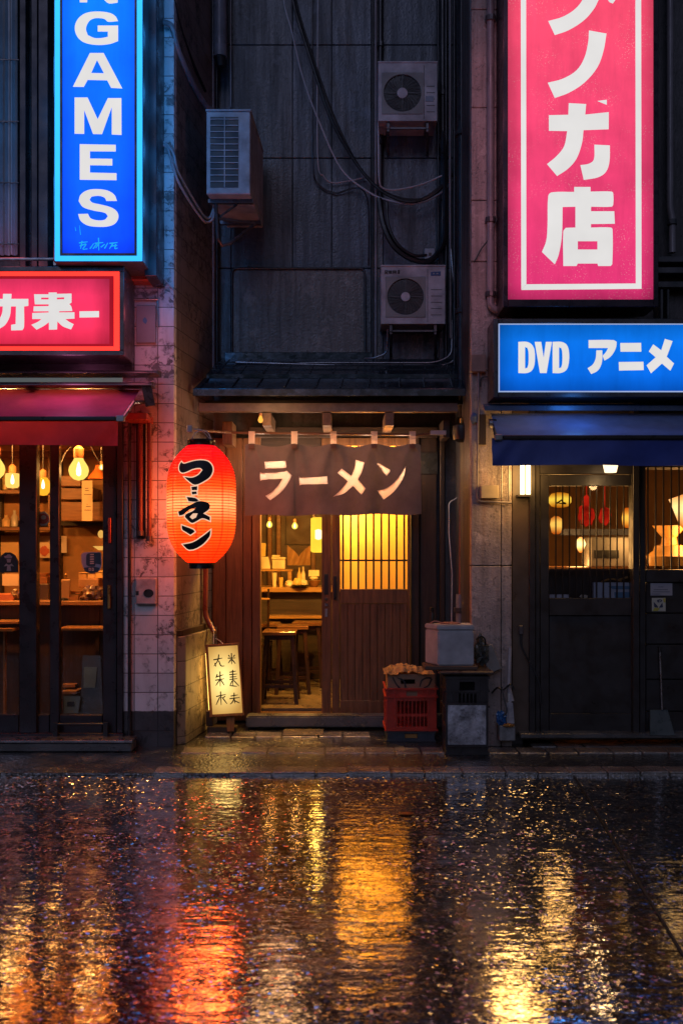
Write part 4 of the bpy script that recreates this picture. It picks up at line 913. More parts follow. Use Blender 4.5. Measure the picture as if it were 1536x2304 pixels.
b = MB(); b.wire([(lc[0] - .07, lc[1], zt + .04), (lc[0] - .05, lc[1] + .02, zt + .09), P(452, 968, -.27), (lc[0] + .04, lc[1] + .02, zt + .10), (lc[0] + .075, lc[1], zt + .04)], .0035); b.wire([P(420, 958, -.30), P(436, 966, -.28), P(452, 967, -.27), P(470, 985, -.28), P(484, 1000, -.3)], .003); b.build('hanging_wire', M['cable_light'], lan)
lamp('lantern_light', (lc[0], lc[1], (zt + zbm) / 2), 46.0, (1, .17, .035), lan, .19)

# ================================================================ noren and its rod
YN = .60
rod = thing('curtain_rod', 'thin wooden rod carrying the ramen door curtain', 'rod', (wx(720, YN), YN, wz(978, YN)))
b = MB(); b.tube([P(425, 967, -.27), P(520, 973, YN), P(940, 978, YN), P(1004, 972, .615)], .0095, 10); b.build('pole', wood('rod_wood', (.12, .055, .03, 1), (.26, .13, .07, 1), 'X', .35), rod)
b = MB(); b.pbox(968, 968, 1004, 978, YN - .014, YN + .012); b.build('rod_end', M['cable_light'], rod, bevel=.004)
b = MB(); b.pbox(420, 957, 432, 972, -.31, -.275); b.build('rod_clip', M['cable_light'], rod, bevel=.004)
noren = thing('door_curtain', 'grey brown cloth door curtain with pale characters hanging from the rod', 'curtain', (wx(750, YN), YN, wz(1160, YN)))
M['noren'] = fabric('grey_brown_linen', (0.185, 0.16, 0.145), .85, .05, 260, .28)
M['noren_pale'] = fabric('pale_print_linen', (0.92, 0.82, 0.70), .85, .5, 260, .08)
tabs = [566, 662, 750, 842, 928]; panels = [(551, 661.2), (660.9, 752.2), (752.0, 848.2), (847.9, 946)]
def yfold(x, y):
    v = (y - 1000) / 160; d = 0
    for tx in tabs:
        for s_ in (-1, 1):
            c = tx + s_ * (6 + 55 * max(0, v)); d += -.019 * math.exp(-((x - c) / 11) ** 2) * max(0, 1 - v * 1.25)
    d += .014 * math.sin((x - 566) / 92 * 2 * math.pi) * (.3 + v) * .8 + .007 * math.sin(x * .11 + v * 2.4) * v
    return YN + d
def top(x):
    k = min(tabs, key=lambda q_: abs(q_ - x)); return 998 + 7 * (1 - math.exp(-((x - k) / 24) ** 2))
b0 = zoomed(3.4133, 350, 920); b1 = zoomed(3.657, 700, 920)
ra = [[(835,405),(1000,398),(1006,447),(1000,453),(842,460)],[(802,484),(820,492),(985,482),(1005,472),(1047,510),(1030,545),(990,610),(940,660),(880,703),(842,668),(890,640),(940,590),(975,535),(820,545),(803,555)]]
cho = [[(1100,518),(1115,526),(1300,518),(1318,515),(1322,575),(1300,577),(1125,580),(1105,588)]]
me_ = [[(365,417),(438,440),(415,520),(385,580),(448,655),(413,706),(343,634),(270,695),(180,722),(240,670),(300,595),(215,526),(250,490),(330,550),(355,490)]]
nn_ = [[(532,448),(550,445),(605,475),(648,500),(645,520),(620,553),(600,530),(565,480)],[(542,670),(600,660),(660,625),(720,560),(778,468),(770,530),(740,600),(680,680),(595,747)]]
LET = [[zf(p) for p in smooth_loop(L, 3, 60)] for zf, gl_ in ((b0, ra), (b0, cho), (b1, me_), (b1, nn_)) for L in gl_]
def inside(x, y):
    for L in LET:
        c = False; n = len(L)
        for k in range(n):
            (xa, ya), (xb, yb) = L[k], L[k - 1]
            if (ya > y) != (yb > y) and x < (xb - xa) * (y - ya) / (yb - ya) + xa: c = not c
        if c: return True
    return False
def pix(c): return (c.x * FOC / (DCAM + c.y) + CX, HY - (c.z - EYE) * FOC / (DCAM + c.y))
for i, (x0, x1) in enumerate(panels):
    def f(u, v, x0=x0, x1=x1):
        x = x0 + (x1 - x0) * u; bt = 1160 - 3 * (x - 551) / 395 + 1.5 * math.sin(x * .05); y = top(x) + (bt - top(x)) * v
        if i == 3 and u == 1: x += 2 * v
        return P(x, y, yfold(x, y) + .009 * (i % 2))
    b = MB().sheet(f, 60, 64)                       # undyed where the characters are let into the cloth
    bmesh.ops.delete(b.bm, geom=[fc for fc in b.bm.faces if all(inside(*pix(v.co)) for v in fc.verts)], context='FACES')
    b.build('curtain_panel', M['noren'], noren, smooth=True)
onc = lambda p: P(p[0], p[1], yfold(p[0], p[1]) - .004)
for k_, (zf, gl) in enumerate(((b0, ra), (b0, cho), (b1, me_), (b1, nn_))):
    wrapped([[smooth_loop(L, 3, 60)] for L in gl], zf, lambda p, o_=.009 * (k_ % 2): onc(p) + Vector((0, o_, 0))).build('lettering', M['noren_pale'], noren)
for tx in tabs:
    b = MB(); Yt = YN - .022
    for x0, x1, y0, y1 in ((tx - 7, tx + 7, 972, 990), (tx - 7, tx - 2.6, 990.2, 999), (tx + 2.6, tx + 7, 990.2, 999)): b.pbox(x0, y0, x1, y1, Yt, Yt + .005)
    b.pbox(tx - 7, 970, tx + 7, 972, Yt, YN + .016); b.pbox(tx - 7, 970, tx + 7, 998, YN + .0165, YN + .021); b.build('tab', M['noren_pale'], noren)
    b = MB(); b.pbox(tx - 6, 999, tx + 6, 1009, yfold(tx, 1004) - .012, yfold(tx, 1004) - .005); b.build('tab_stitch', fabric('brown_patch', (.2, .12, .09)), noren)

# ================================================================ standing lit sign
YS2 = .42
sg = thing('lit_floor_sign', 'small tilted lit paper sign with brush lettering on the ground by the wall', 'sign', (wx(515, YS2), YS2, 0.02))
def quadp(x, y): return P(x, y, YS2)
C4 = [(468, 1457), (534, 1452.5), (545, 1604), (478, 1608)]
dpt = .10
t = NT('lit_rice_paper'); g = t.n('ShaderNodeNewGeometry'); ctr = P(503, 1530, YS2)
vs = t.n('ShaderNodeVectorMath', operation='SUBTRACT'); t.l(g.outputs['Position'], vs.inputs[0]); vs.inputs[1].default_value = ctr
ln_ = t.n('ShaderNodeVectorMath', operation='LENGTH'); vm_ = t.n('ShaderNodeVectorMath', operation='MULTIPLY'); vm_.inputs[1].default_value = (1, 1, .62); t.l(vs.outputs[0], vm_.inputs[0]); t.l(vm_.outputs[0], ln_.inputs[0])
k = t.ramp(ln_.outputs[1], .02, .19); em = t.n('ShaderNodeEmission'); t.l(t.mix(k, (1.0, .78, .27, 1), (.90, .47, .11, 1)), em.inputs[0]); t.l(t.ramp(k, 0, 1, 1.45, .62), em.inputs[1])
M['ricepaper'] = t.done(em.outputs[0])
fa = [quadp(*c) for c in C4]; off = Vector((0, .012, 0))
MB().hexa(fa, [p + off for p in fa]).build('paper_face', M['ricepaper'], sg)
bw = wood('sign_frame_wood', (.16, .06, .02, 1), (.34, .15, .05, 1), 'Z', .45)
def pbar(a0, a1, w0, w1, name, m_=bw):
    b = MB(); b.hexa([P(*a0, YS2 - .012), P(*a1, YS2 - .012), P(*w1, YS2 - .012), P(*w0, YS2 - .012)], [P(*a0, YS2 + dpt), P(*a1, YS2 + dpt), P(*w1, YS2 + dpt), P(*w0, YS2 + dpt)]); b.build(name, m_, sg, bevel=.003)
pbar((462, 1455), (467.6, 1454.5), (471.5, 1612), (477.5, 1609), 'frame_bar'); pbar((534.5, 1452), (538, 1451.6), (545.4, 1604), (549, 1605), 'frame_bar')
pbar((461, 1451), (538, 1446.5), (461, 1456), (538, 1451.4), 'frame_bar'); pbar((471, 1608.6), (550, 1604.8), (471, 1614.5), (550, 1610.5), 'frame_bar')
MB().hexa([p + Vector((0, dpt - .004, 0)) for p in fa], [p + Vector((0, dpt, 0)) for p in fa]).build('back_board', bw, sg)
b = MB(); b.hexa([P(508, 1612.5, YS2 + .02), P(529, 1611.5, YS2 + .02), P(526, 1646, YS2 + .02), P(511, 1647, YS2 + .02)], [P(508, 1612.5, YS2 + .07), P(529, 1611.5, YS2 + .07), P(526, 1646, YS2 + .07), P(511, 1647, YS2 + .07)]); b.build('leg', bw, sg, bevel=.003)
b = MB(); b.box(wx(470, .6), wx(535, .6), .50, .60, 0, .05); b.box(wx(466, .6), wx(482, .6), .53, .60, .05, .17); b.build('foot', M['wood_dark'], sg, bevel=.004)
zg = zoomed(3.657, 380, 1280); g = MB()
for st in ([(365,750),(440,735)],[(410,705),(402,755),(370,802)],[(410,758),(428,798),(458,800)],[(378,775),(386,806)],
           [(398,868),(386,900)],[(386,892),(450,872)],[(380,918),(456,905)],[(420,845),(422,968)],[(416,916),(385,962)],[(428,916),(456,960)],
           [(388,1052),(468,1034)],[(424,1010),(430,1122)],[(418,1056),(388,1122)],[(436,1056),(478,1112)],[(448,1062),(464,1046)],
           [(484,736),(548,734)],[(514,694),(516,786)],[(490,710),(500,726)],[(542,708),(528,726)],[(510,746),(487,778)],[(520,746),(547,782)],
           [(498,852),(552,842)],[(524,832),(526,968)],[(496,872),(560,866)],[(500,892),(556,888)],[(498,912),(562,904)],[(520,922),(500,966)],[(532,918),(576,966)],[(505,962),(560,968)],
           [(508,1048),(568,1038)],[(536,1020),(536,1062)],[(498,1070),(582,1060)],[(538,1066),(520,1100),(503,1116)],[(540,1086),(582,1106)],[(536,1066),(542,1108)]):
    g.glyphs([[brush(st, 9, 5, 10)]], zg, YS2 - .003, .002, False)
g.build('lettering', M['ink'], sg)
b = MB(); b.wire([P(480, 1449, YS2), P(481, 1425, .5), P(476, 1400, .6)], .003); b.wire([P(484, 1436, .5), P(494, 1442, YS2 + .03), P(502, 1449, YS2)], .003); b.build('hanging_wire', M['cable_light'], sg)

MB().hexa([P(463.5, 1470, YS2 + .012), P(463.5, 1470, YS2 + .085), P(471, 1598, YS2 + .085), P(471, 1598, YS2 + .012)], [P(462.2, 1470, YS2 + .012), P(462.2, 1470, YS2 + .085), P(469.7, 1598, YS2 + .085), P(469.7, 1598, YS2 + .012)]).build('side_paper', glow('side_paper_glow', (1, .50, .10, 1), 5.0, .1), sg)
lamp('sign_light', P(506, 1560, YS2 - .13), 1.4, (1, .56, .14), sg, .1)
# ================================================================ pipes and cables
def pipe(label, pts, r, m_, name='drainpipe', cat='pipe', clamps=(), k=1, group=None, n=10):
    p = MB(); p.tube(catmull(pts, k) if k > 1 else pts, r, n); o = single(name, p, M[m_], label, cat, group, smooth=True)
    for c in clamps:
        c = Vector(c); b = MB(); b.cyl(c - Vector((0, 0, .018)), c + Vector((0, 0, .018)), r * 1.45, n=12); b.build('clamp', M['trim'] if m_ != 'pipe' else M['pipe'], o)
    return o
def bend(pts, r=.05, k=4):
    """round the corners of a pipe run"""
    pts = [Vector(p) for p in pts]; out = [pts[0]]
    for i in range(1, len(pts) - 1):
        a, c = (pts[i - 1] - pts[i]), (pts[i + 1] - pts[i]); d = min(r, a.length * .45, c.length * .45)
        p0, p2 = pts[i] + a.normalized() * d, pts[i] + c.normalized() * d
        for j in range(k + 1):
            t = j / k; out.append(p0 * (1 - t) ** 2 + pts[i] * 2 * t * (1 - t) + p2 * t * t)
    return out + [pts[-1]]
pipe('grey pipe with couplings running down the concrete pier left of the pink sign', bend([P(1103, -300, -.04), P(1103, 690, -.04), P(1122, 700, -.04), P(1150, 704, -.02)]), 8.5 / 300, 'pipe_grey', clamps=[P(1103, 42, -.04), P(1103, 495, -.04), P(1103, 662, -.04)])
pipe('pale grey pipe with widened socket to the right of the pink sign', bend([P(1507, -300, .06), P(1507, 470, .06), P(1512, 490, .06), P(1512, 568, .06)], .03), .026, 'pipe_grey', clamps=[P(1511, 500, .06)])
pipe('thick black drainpipe in the corner between ramen shop and pier', bend([P(1040, -400, .62), P(1040, 940, .62)]), .045, 'pipe', clamps=[P(1040, 300, .62), P(1040, 700, .62)])
pipe('thin pale conduit just left of the thick corner drainpipe', [P(1012, -400, .95), P(1012, 395, .95), P(1013, 760, .95)], .010, 'pipe_grey')
pipe('second thin conduit close to the corner drainpipe, darker', [P(1022, -400, .88), P(1022, 860, .88)], .012, 'pipe')
pipe('lower dark brown drainpipe ending in a grey sleeve behind the foam box', bend([P(1040, 962, .70), P(1037, 1345, .70)]), .020, 'pipe_red')
pipe('grey sleeve at the foot of the drainpipe behind the foam box', [P(1036, 1338, .66), P(1036, 1440, .66)], .040, 'pipe_grey', clamps=[P(1036, 1372, .66)])
pipe('thin cable looping down the dark wall beside the noren', bend([P(1030, 985, .90), P(1030, 1120, .90), P(1010, 1130, .90), P(1010, 1200, .90), P(1017, 1290, .90), P(1015, 1460, .90)], .03), .006, 'cable_light', 'cable', 'cable')
for x, lab in ((838, 'first of the vertical wall conduits, left of the air conditioners'), (845, 'second of the vertical wall conduits, left of the air conditioners')):
    pipe(lab, [P(x, -400, YU - .02), P(x, 810, YU - .02)], .0085 if x < 840 else .012, 'pipe_grey' if x > 840 else 'pipe')
pipe('thick black riser immediately left of the upper air conditioner', [P(857, -400, YU - .03), P(855, 470, YU - .03)], .022, 'pipe', clamps=[P(856, 100, YU - .03), P(856, 320, YU - .03)])
pipe('black riser right of the upper air conditioner', [P(995, -400, YU - .05), P(996, 560, YU - .05)], .026, 'pipe', clamps=[P(995, 210, YU - .05), P(995, 330, YU - .05)])
pipe('conduit framing the dented hatch panel on the middle wall', bend([P(522, 795, YU - .045), P(522, 603, YU - .045), P(820, 603, YU - .045), P(822, 800, YU - .045)], .05), .010, 'pipe', 'conduit', 'conduit')
pipe('steel conduit curling under the lower air conditioner along the eave top', bend([P(1014, 560, .95), P(1025, 700, .93), P(1025, 812, .9), P(990, 824, .88), P(760, 822, .88), P(530, 815, .92)], .10), .010, 'steel', 'conduit', 'conduit')
pipe('second steel conduit lying along the eave top', bend([P(1016, 720, .97), P(1016, 800, .95), P(980, 816, .93), P(700, 816, .93), P(505, 826, .95)], .10), .008, 'steel', 'conduit', 'conduit')
pipe('short pale metal pipe from the lower air conditioner to the wall', bend([P(872, 740, .95), P(870, 795, .98), P(840, 806, 1.0), P(820, 806, 1.05)], .04), .009, 'steel')
for x, Y, lab, r, mm in ((468, .96, 'dark pipe in the corner beside the cafe side wall, nearest the tiles', .020, 'pipe'), (478, 1.0, 'grey pipe in the corner behind the left air conditioner', .016, 'pipe_grey'), (487, 1.04, 'thin pipe in the corner right of the grey one', .011, 'pipe')):
    pipe(lab, [P(x, -400, Y), P(x + 1, 845, Y)], r, mm)
pipe('wide pale duct high at the top of the recess above the left air conditioner', [P(493, -400, .95), P(495, 128, .95)], .058, 'pipe_grey', 'duct', 'duct', n=20)
b = MB(); b.tube([P(495, 129, .95), P(497, 150, .95)], .05, 16, .035); single('duct_cowl', b, M['black'], 'black cowl at the lower end of the pale duct', 'duct')
pipe('thin wire hanging straight down past the duct', [P(519, -400, 1.08), P(519, 240, 1.08)], .006, 'cable_light', 'cable', 'cable')
for x, Y, r, lab, mm in ((1003, 1.05, .014, 'black conduit in the right bundle, between riser and pale conduit', 'pipe'), (1031, .80, .016, 'black conduit in the right bundle, just left of the thick drainpipe', 'pipe'), (1049, .45, .013, 'pale conduit in the right bundle, just right of the thick drainpipe', 'pipe_grey'), (1056, .22, .018, 'black conduit in the right bundle, nearest to the concrete pier', 'pipe'), (985, 1.08, .010, 'thin dark conduit left of the riser behind the upper air conditioner', 'pipe')):
    pipe(lab, [P(x, -400, Y), P(x, 880 if x > 1030 else 805, Y)], r, mm)
# slack cables over the middle wall
z2 = zoomed(2.3273, 440, 0)
def slack(label, pts, r, m_, Y=1.02):
    b = MB(); b.wire([P(*z2(p), Y - .03 * math.sin(i)) for i, p in enumerate(pts)], r); single('cable', b, M[m_], label, 'cable', 'cables strung over the middle wall', smooth=True)
slack('pale slack cable sweeping down from the top and up again at right', [(440,-300),(462,0),(500,150),(560,400),(640,620),(760,880),(900,1000),(1000,1045),(1130,1065),(1250,1030),(1340,950),(1365,860),(1375,600),(1378,-300)], .0075, 'cable_light')
slack('thick black slack cable sweeping across the wall under the upper air conditioner', [(480,-300),(510,0),(600,300),(700,600),(800,790),(900,930),(1000,1015),(1120,1055),(1230,1025),(1320,940),(1362,850),(1372,500)], .014, 'black', .98)
slack('black cable running beside the thick one and ending at the riser', [(495,-300),(525,0),(620,320),(720,600),(830,830),(930,960),(1050,1030),(1180,1040),(1290,970)], .010, 'black', 1.04)
slack('dark cable falling straight then swinging in a U to the conduits', [(610,-300),(611,0),(612,500),(615,880),(650,970),(730,1010),(820,985),(880,1000),(905,1100),(906,1390)], .007, 'pipe', 1.1)
slack('grey cable parallel to the straight one with a shallower curve', [(640,-300),(640,0),(638,800),(670,920),(720,955),(830,940),(900,920)], .006, 'cable_light', 1.09)
slack('bright pale cable crossing level below the upper air conditioner', [(955,640),(957,800),(960,930),(978,982),(1050,992),(1180,965),(1305,912)], .008, 'cable_light', .95)
slack('thick black cable loop hanging above the lower air conditioner', [(960,1040),(985,1180),(1040,1290),(1130,1355),(1220,1365),(1280,1300),(1305,1200),(1302,900),(1295,690)], .024, 'black', .98)
slack('thinner black cable loop inside the thick loop', [(1000,1060),(1010,1180),(1060,1280),(1140,1335),(1210,1335)], .012, 'black', .95)
b = MB(); b.wire([P(1066, 590, -.02), P(1082, 560, -.03), P(1100, 535, -.05), P(1118, 490, -.05), P(1126, 470, -.02)], .005); single('cable', b, M['black'], 'thin black cable slanting over the pier to the pink sign', 'cable')
b = MB(); b.pbox(955, 558, 978, 586, 1.08, YU - .002); o = single('switch_box', b, M['ac'], 'small square switch box inside the black cable loop', 'switch box', bevel=.004); MB().pbox(964, 568, 970, 574, 1.074, 1.079).build('knob', M['black'], o)
# cables over the tiled side wall
def sidewall(x, y, o=.02): # a point just off the splayed wall
    k = (x - 391.0) / 300; Y = max(-.03, min(1.1, k / (sl - 0 + 1e-9) * .55)); return P(x, y, Y - o)
b = MB(); b.wire([P(355, 48, -.03), P(372, 50, -.04), P(388, 62, -.03), P(400, 110, .08), P(430, 180, .35), P(462, 235, .65), P(476, 246, .75)], .022, 8); single('cable_conduit', b, M['pipe_grey'], 'corrugated grey hose slanting from the tiled pillar to the left air conditioner', 'hose', smooth=True)
for i, (pts, lab, mm) in enumerate(((((352,316),(372,322),(390,345),(400,385),(430,440),(455,480),(466,490),(474,486),(480,470)), 'pale cable drooping along the side wall, uppermost of the pair', 'cable_light'), (((356,322),(376,332),(388,370),(402,410),(430,458),(456,494),(468,499),(478,492),(482,476)), 'pale cable drooping along the side wall, lower of the pair', 'cable_light'))):
    b = MB(); b.wire([P(p[0], p[1], [-.03, -.035, -.02, .05, .3, .5, .6, .62, .64][j]) for j, p in enumerate(pts)], .010); single('cable', b, M[mm], lab, 'cable', smooth=True)
b = MB(); b.wire([P(386, -40, -.03), P(400, 40, .1), P(430, 130, .4), P(462, 205, .7)], .012); single('cable', b, M['black'], 'black cable slanting across the top of the side wall', 'cable', smooth=True)
b = MB(); b.wire([P(351, 618, -.05), P(364, 622, -.03), P(378, 637, -.02), P(391, 652, -.01)], .006); single('cable', b, M['cable_light'], 'thin wire leaving the bracket below the blue sign', 'cable')
pipe('thin steel pipe across the tiles beside the red sign', bend([P(276, 673, -.02), P(356, 673, -.02)]), .008, 'steel'); pipe('thin steel pipe dropping along the metal cover on the pillar', bend([P(354, 676, -.02), P(355, 735, -.02)]), .006, 'steel')
b = MB(); b.pbox(306, 686, 350, 771, -.025, -.001); o = single('meter_cover', b, plain('grey_cover_paint', (.30, .28, .31), .4, 0, .25, 4, .1), 'grey metal cover plate with small blue drop mark on the tiled pillar', 'cover plate', bevel=.004)
MB().plate([smooth_loop([(326, 713), (331, 720), (328, 729), (323, 725), (321, 719)], 3, 90)], lambda p: P(p[0], p[1], -.0265), (0, .001, 0)).build('mark', plain('blue_mark', (.05, .22, .4), .4), o)
b = MB(); b.pbox(304, 1300, 352, 1361, -.04, -.001); o = single('meter_box', b, plain('grimy_white_box', (.42, .40, .41), .5, 0, .5, 9, .2), 'grimy white meter box with two black holes low on the tiled pillar', 'meter box', bevel=.01)
MB().plate([[(334 + 11.5 * math.cos(i * math.pi / 8), 1335 + 9.5 * math.sin(i * math.pi / 8)) for i in range(16)]], lambda p: P(p[0], p[1], -.0425), (0, .002, 0)).build('hole', M['black'], o); MB().pbox(304.6, 1330, 312, 1339, -.0425, -.0405).build('hole', M['black'], o)
pipe('dark blue grey pipe full height at the left edge of the tiles', bend([P(291, 950, -.03), P(291, 1640, -.03), P(292, 1650, -.03)]), .0125, 'pipe', clamps=[P(291, 1650, -.03)])
pipe('dark red brown pipe, left of the two short ones under the maroon awning', [P(316, 935, -.045), P(316, 1205, -.045)], .019, 'pipe_red', clamps=[P(316, 1200, -.045)])
pipe('bright reddish pipe, right of the two short ones under the maroon awning', [P(336, 930, -.06), P(336, 1212, -.06)], .017, 'pipe_red', clamps=[P(336, 1212, -.06)])
b = MB(); b.pbox(306, 935, 327, 1210, -.022, -.002); single('pipe_board', b, M['alu'], 'dark backing board behind the short reddish pipes', 'board')
pipe('brown pipe below the red lantern bending towards the lit floor sign', bend([P(463, 1260, .68), P(461, 1385, .68), P(476, 1412, .66), P(482, 1424, .62)], .06), .021, 'pipe_red')
# right pier fittings
b = MB(); b.pbox(1060, 797, 1093, 836, -.05, -.001); single('junction_box', b, plain('rusty_box_paint', (.26, .18, .15), .5, 0, .4, 7, .2), 'square rusty junction box on the concrete pier left of the DVD sign', 'junction box', bevel=.004)
pipe('pale conduit down the pier edge below the rusty junction box', bend([P(1076, 838, -.03), P(1076, 900, -.03), P(1074, 1010, -.03), P(1073, 1128, -.03), P(1150, 1131, -.03)], .03), .008, 'pipe_grey', 'conduit', 'conduit')
pipe('short conduit branching from the pier to the DVD sign', bend([P(1080, 870, -.03), P(1081, 848, -.03), P(1108, 846, -.03)], .03), .006, 'pipe', 'conduit', 'conduit')
b = MB(); b.pbox(1082, 1092, 1121, 1121, -.06, -.001); single('switch_box', b, plain('cream_box_paint', (.42, .36, .26), .5, 0, .25, 6, .1), 'cream electric box on the pier beside the lit tubes', 'switch box', bevel=.003)
for x, lab in ((1128, 'thin steel conduit down to the tray beside the cream box'), (1144, 'rightmost thin steel conduit at the edge of the pier')): pipe(lab, [P(x, 1000, -.03), P(x, 1128, -.03)], .007, 'steel', 'conduit', 'conduit')
b = MB(); b.pbox(1076, 932, 1093, 1000, -.02, -.001); single('bracket_plate', b, M['wood_dark'], 'narrow wooden bracket plate on the pier under the blue awning', 'bracket')
b = MB(); b.lathe([(.03, 0), (.065, .02), (.075, .07), (.07, .13), (.03, .15)], P(1038, 995, .48), 20); o = single('wall_lamp', b, M['black'], 'unlit black round lamp at the right end of the curtain rod', 'lamp', smooth=True)
b = MB(); b.lathe([(.018, .15), (.018, .19)], P(1038, 995, .48), 12); b.build('socket', M['brass'], o)
b = MB(); b.blob(P(1066, 940, -.02), .028, .02, .04, .4, 3); single('cloth_scrap', b, fabric('blue_rag', (.12, .18, .34)), 'small blue rag tied to the pier left of the navy awning', 'rag', smooth=True)

# ================================================================ lamps of the right shop
WARM = (1.0, .41, .085)
M['tube_glow'] = glow('warm_tube_light', (1.0, .66, .26, 1), 8, .02)
t_ = thing('tube_lamp', 'pair of short lit tubes upright on the dark wall under the navy awning', 'lamp', P(1181, 1115, -.04), None)
for x in (1175, 1188): 
    b = MB(); b.cyl(P(x, 1040, -.05), P(x, 1112, -.05), .0165, n=14); b.build('tube', M['tube_glow'], t_, smooth=True)
b = MB(); b.pbox(1166, 1112.5, 1196, 1117, -.07, .028); b.pbox(1176, 1030, 1186, 1112, -.015, .028); b.build('fixture', M['trim'], t_)
lamp('tube_light', P(1181, 1070, -.15), 15, (1, .50, .13), t_, .2)
d_ = thing('downlight', 'small lit downlight over the panelled door at the awning edge', 'lamp', P(1373, 1064, -.15))
b = MB(); b.lathe([(.042, 0), (.055, .06)], P(1373, 1063, -.12), 18); b.build('lens', glow('downlight_glow', (1, .66, .36, 1), 2.6, .03), d_)
b = MB(); b.lathe([(.06, .061), (.06, .10), (.01, .11)], P(1373, 1063, -.12), 18); b.build('housing', M['black'], d_)
lamp('downlight_light', P(1373, 1085, -.16), 1.6, (1, .6, .25), d_, .03)

# ================================================================ bulbs in the cafe
def bulb_glow(n_, c, s_, see=.6): return glow(n_, c, s_, .05, 3, see)
def pendant(label, x, y, Y, r, kind, watts, col, ztop=2.43, group='pendant bulbs inside the cafe'):
    c = P(x, y, Y); th = thing('pendant_lamp', label, 'pendant lamp', (c.x, c.y, ztop), group)
    if kind == 'round': pr = [(.002, -r), (r * .5, -r * .87), (r * .87, -r * .5), (r, 0), (r * .93, r * .38), (r * .74, r * .72), (r * .52, r * 1.05), (r * .45, r * 1.25)]; top = r * 1.25
    elif kind == 'jar': pr = [(.002, -r * 1.1), (r * .72, -r * 1.05), (r * .95, -r * .75), (r, -.3 * r), (r, r * .7), (r * .9, r)]; top = r
    else: pr = [(.002, -r * 1.6), (r * .6, -r * 1.5), (r * .95, -r * 1.0), (r, -.2 * r), (r * .95, r * .7), (r * .6, r * 1.2)]; top = r * 1.2
    b = MB(); b.lathe(pr, c, 28); b.build('bulb', col, th, smooth=True)
    b = MB(); b.lathe([(.002, -r * .55), (r * .22, -r * .4), (r * .26, 0), (r * .14, r * .6), (.002, r * .9)], c, 12); b.build('filament', M['filament'], th, smooth=True)
    b = MB(); h = r * .95; b.lathe([(r * .47, top + .001), (r * .52, top + h * .25), (r * .52, top + h), (r * .30, top + h * 1.25), (r * .08, top + h * 1.4)], c, 20); b.build('socket', M['socket'], th, smooth=True)
    if c.z + top + h * 1.4 < ztop:
        b = MB(); b.tube([c + Vector((0, 0, top + h * 1.4)), Vector((c.x, c.y, ztop))], .004, 6); b.build('cord', M['black'], th)
    if watts: lamp('bulb_light', c, watts, WARM, th, r * .6)
    return th
M['filament'] = glow('white_hot_filament', (1, .86, .55, 1), 6, .02)
M['socket'] = plain('brown_socket', (.30, .15, .06), .45, 0, .3, 9, .1)
gl_round = bulb_glow('amber_bulb', rgb(255, 214, 98), .95, .5); gl_jar = bulb_glow('pale_amber_jar', rgb(255, 200, 95), .9, .5); gl_or = bulb_glow('orange_bulb', rgb(255, 170, 40), .9, .5)
pendant('large round glowing bulb hanging in the right glass panel of the cafe', 177, 1059, .35, .078, 'round', 4, gl_round)
pendant('large round glowing bulb cut by the left picture edge in the cafe', -12, 1056, .40, .080, 'round', 4, gl_round)
pendant('jar shaped glowing bulb at left next to the dark cafe mullion', 28, 1081, .75, .058, 'jar', 2.5, gl_jar)
pendant('orange egg shaped bulb seen through the narrow cafe pane', 97, 1092, .75, .054, 'egg', 2.5, gl_or)
pendant('small white bulb at the right edge of the cafe glass', 228, 1052, .9, .022, 'round', 2, gl_jar)
for x_ in (-2.0, -2.6, -3.2, -4.0): lamp('cafe_fill_light', (x_, .27, 2.465), 85, WARM, cafe, .03)   # unseen fill lamps without a fixture, added to brighten the room
b = MB(); b.box(XL, XR - .031, .135, .165, 2.285, 2.438); b.build('cafe_light_baffle', M['wood_in'], cafe)  # unseen board, added to keep the fill lamps out of street reflections
# ================================================================ cafe furniture
CT = wz(1352, .62)
M['counter_top'] = wood('lit_counter_wood', (.30, .14, .05, 1), (.5, .25, .10, 1), 'X', .28)
c_ = thing('counter', 'long cafe counter with bright wooden top just behind the glass', 'counter', (-2.8, .8, .1))
b = MB(); b.box(XL, XR - .04, .60, 1.10, CT - .035, CT); b.build('counter_top', M['counter_top'], c_, bevel=.004)
b = MB(); b.box(XL, XR - .04, .68, .72, .1, CT - .036)
for x in (-4.4, -3.7, -3.0, -2.35, -2.02): b.box(x, x + .03, .665, .679, .1, CT - .04)
b.build('front_panel', wood('dark_counter_front', (.03, .014, .008, 1), (.08, .04, .02, 1), 'Z', .4), c_)
b = MB(); b.box(wx(133, .4), XR - .045, .36, .62, wz(1419, .36), wz(1414, .36)); b.box(wx(140, .5), wx(146, .5), .4, .44, .1, wz(1420, .36)); b.box(XR - .1, XR - .06, .4, .44, .1, wz(1420, .36)); single('bench', b, M['counter_top'], 'low lit wooden bench under the cafe counter at the right pane', 'bench')
b = MB(); b.box(wx(-60, .45), wx(45, .45), .40, .62, wz(1404, .4), wz(1399, .4)); b.box(wx(-60, .45), wx(39, .45), .33, .56, wz(1421, .33), wz(1415, .33)); b.box(wx(10, .45), wx(14, .45), .42, .46, .1, wz(1422, .4)); single('bench', b, M['counter_top'], 'low lit wooden bench under the cafe counter at the left pane', 'bench')
def simple(name, label, cat, mb, m_, group=None, **kw): return single(name, mb, m_, label, cat, group, **kw)
G = 'things on the cafe counter'
b = MB(); b.hexa([P(137, 1351, .66), P(156, 1351, .66), P(156, 1351, .76), P(137, 1351, .76)], [P(134, 1304, .64), P(159, 1304, .64), P(159, 1304, .78), P(134, 1304, .78)]); o = simple('napkin_tub', 'tapered paper tub with a spoon on the cafe counter', 'tub', b, plain('kraft_tub', (.62, .34, .14), .6, 0, .15, 5, .1), G, bevel=.006)
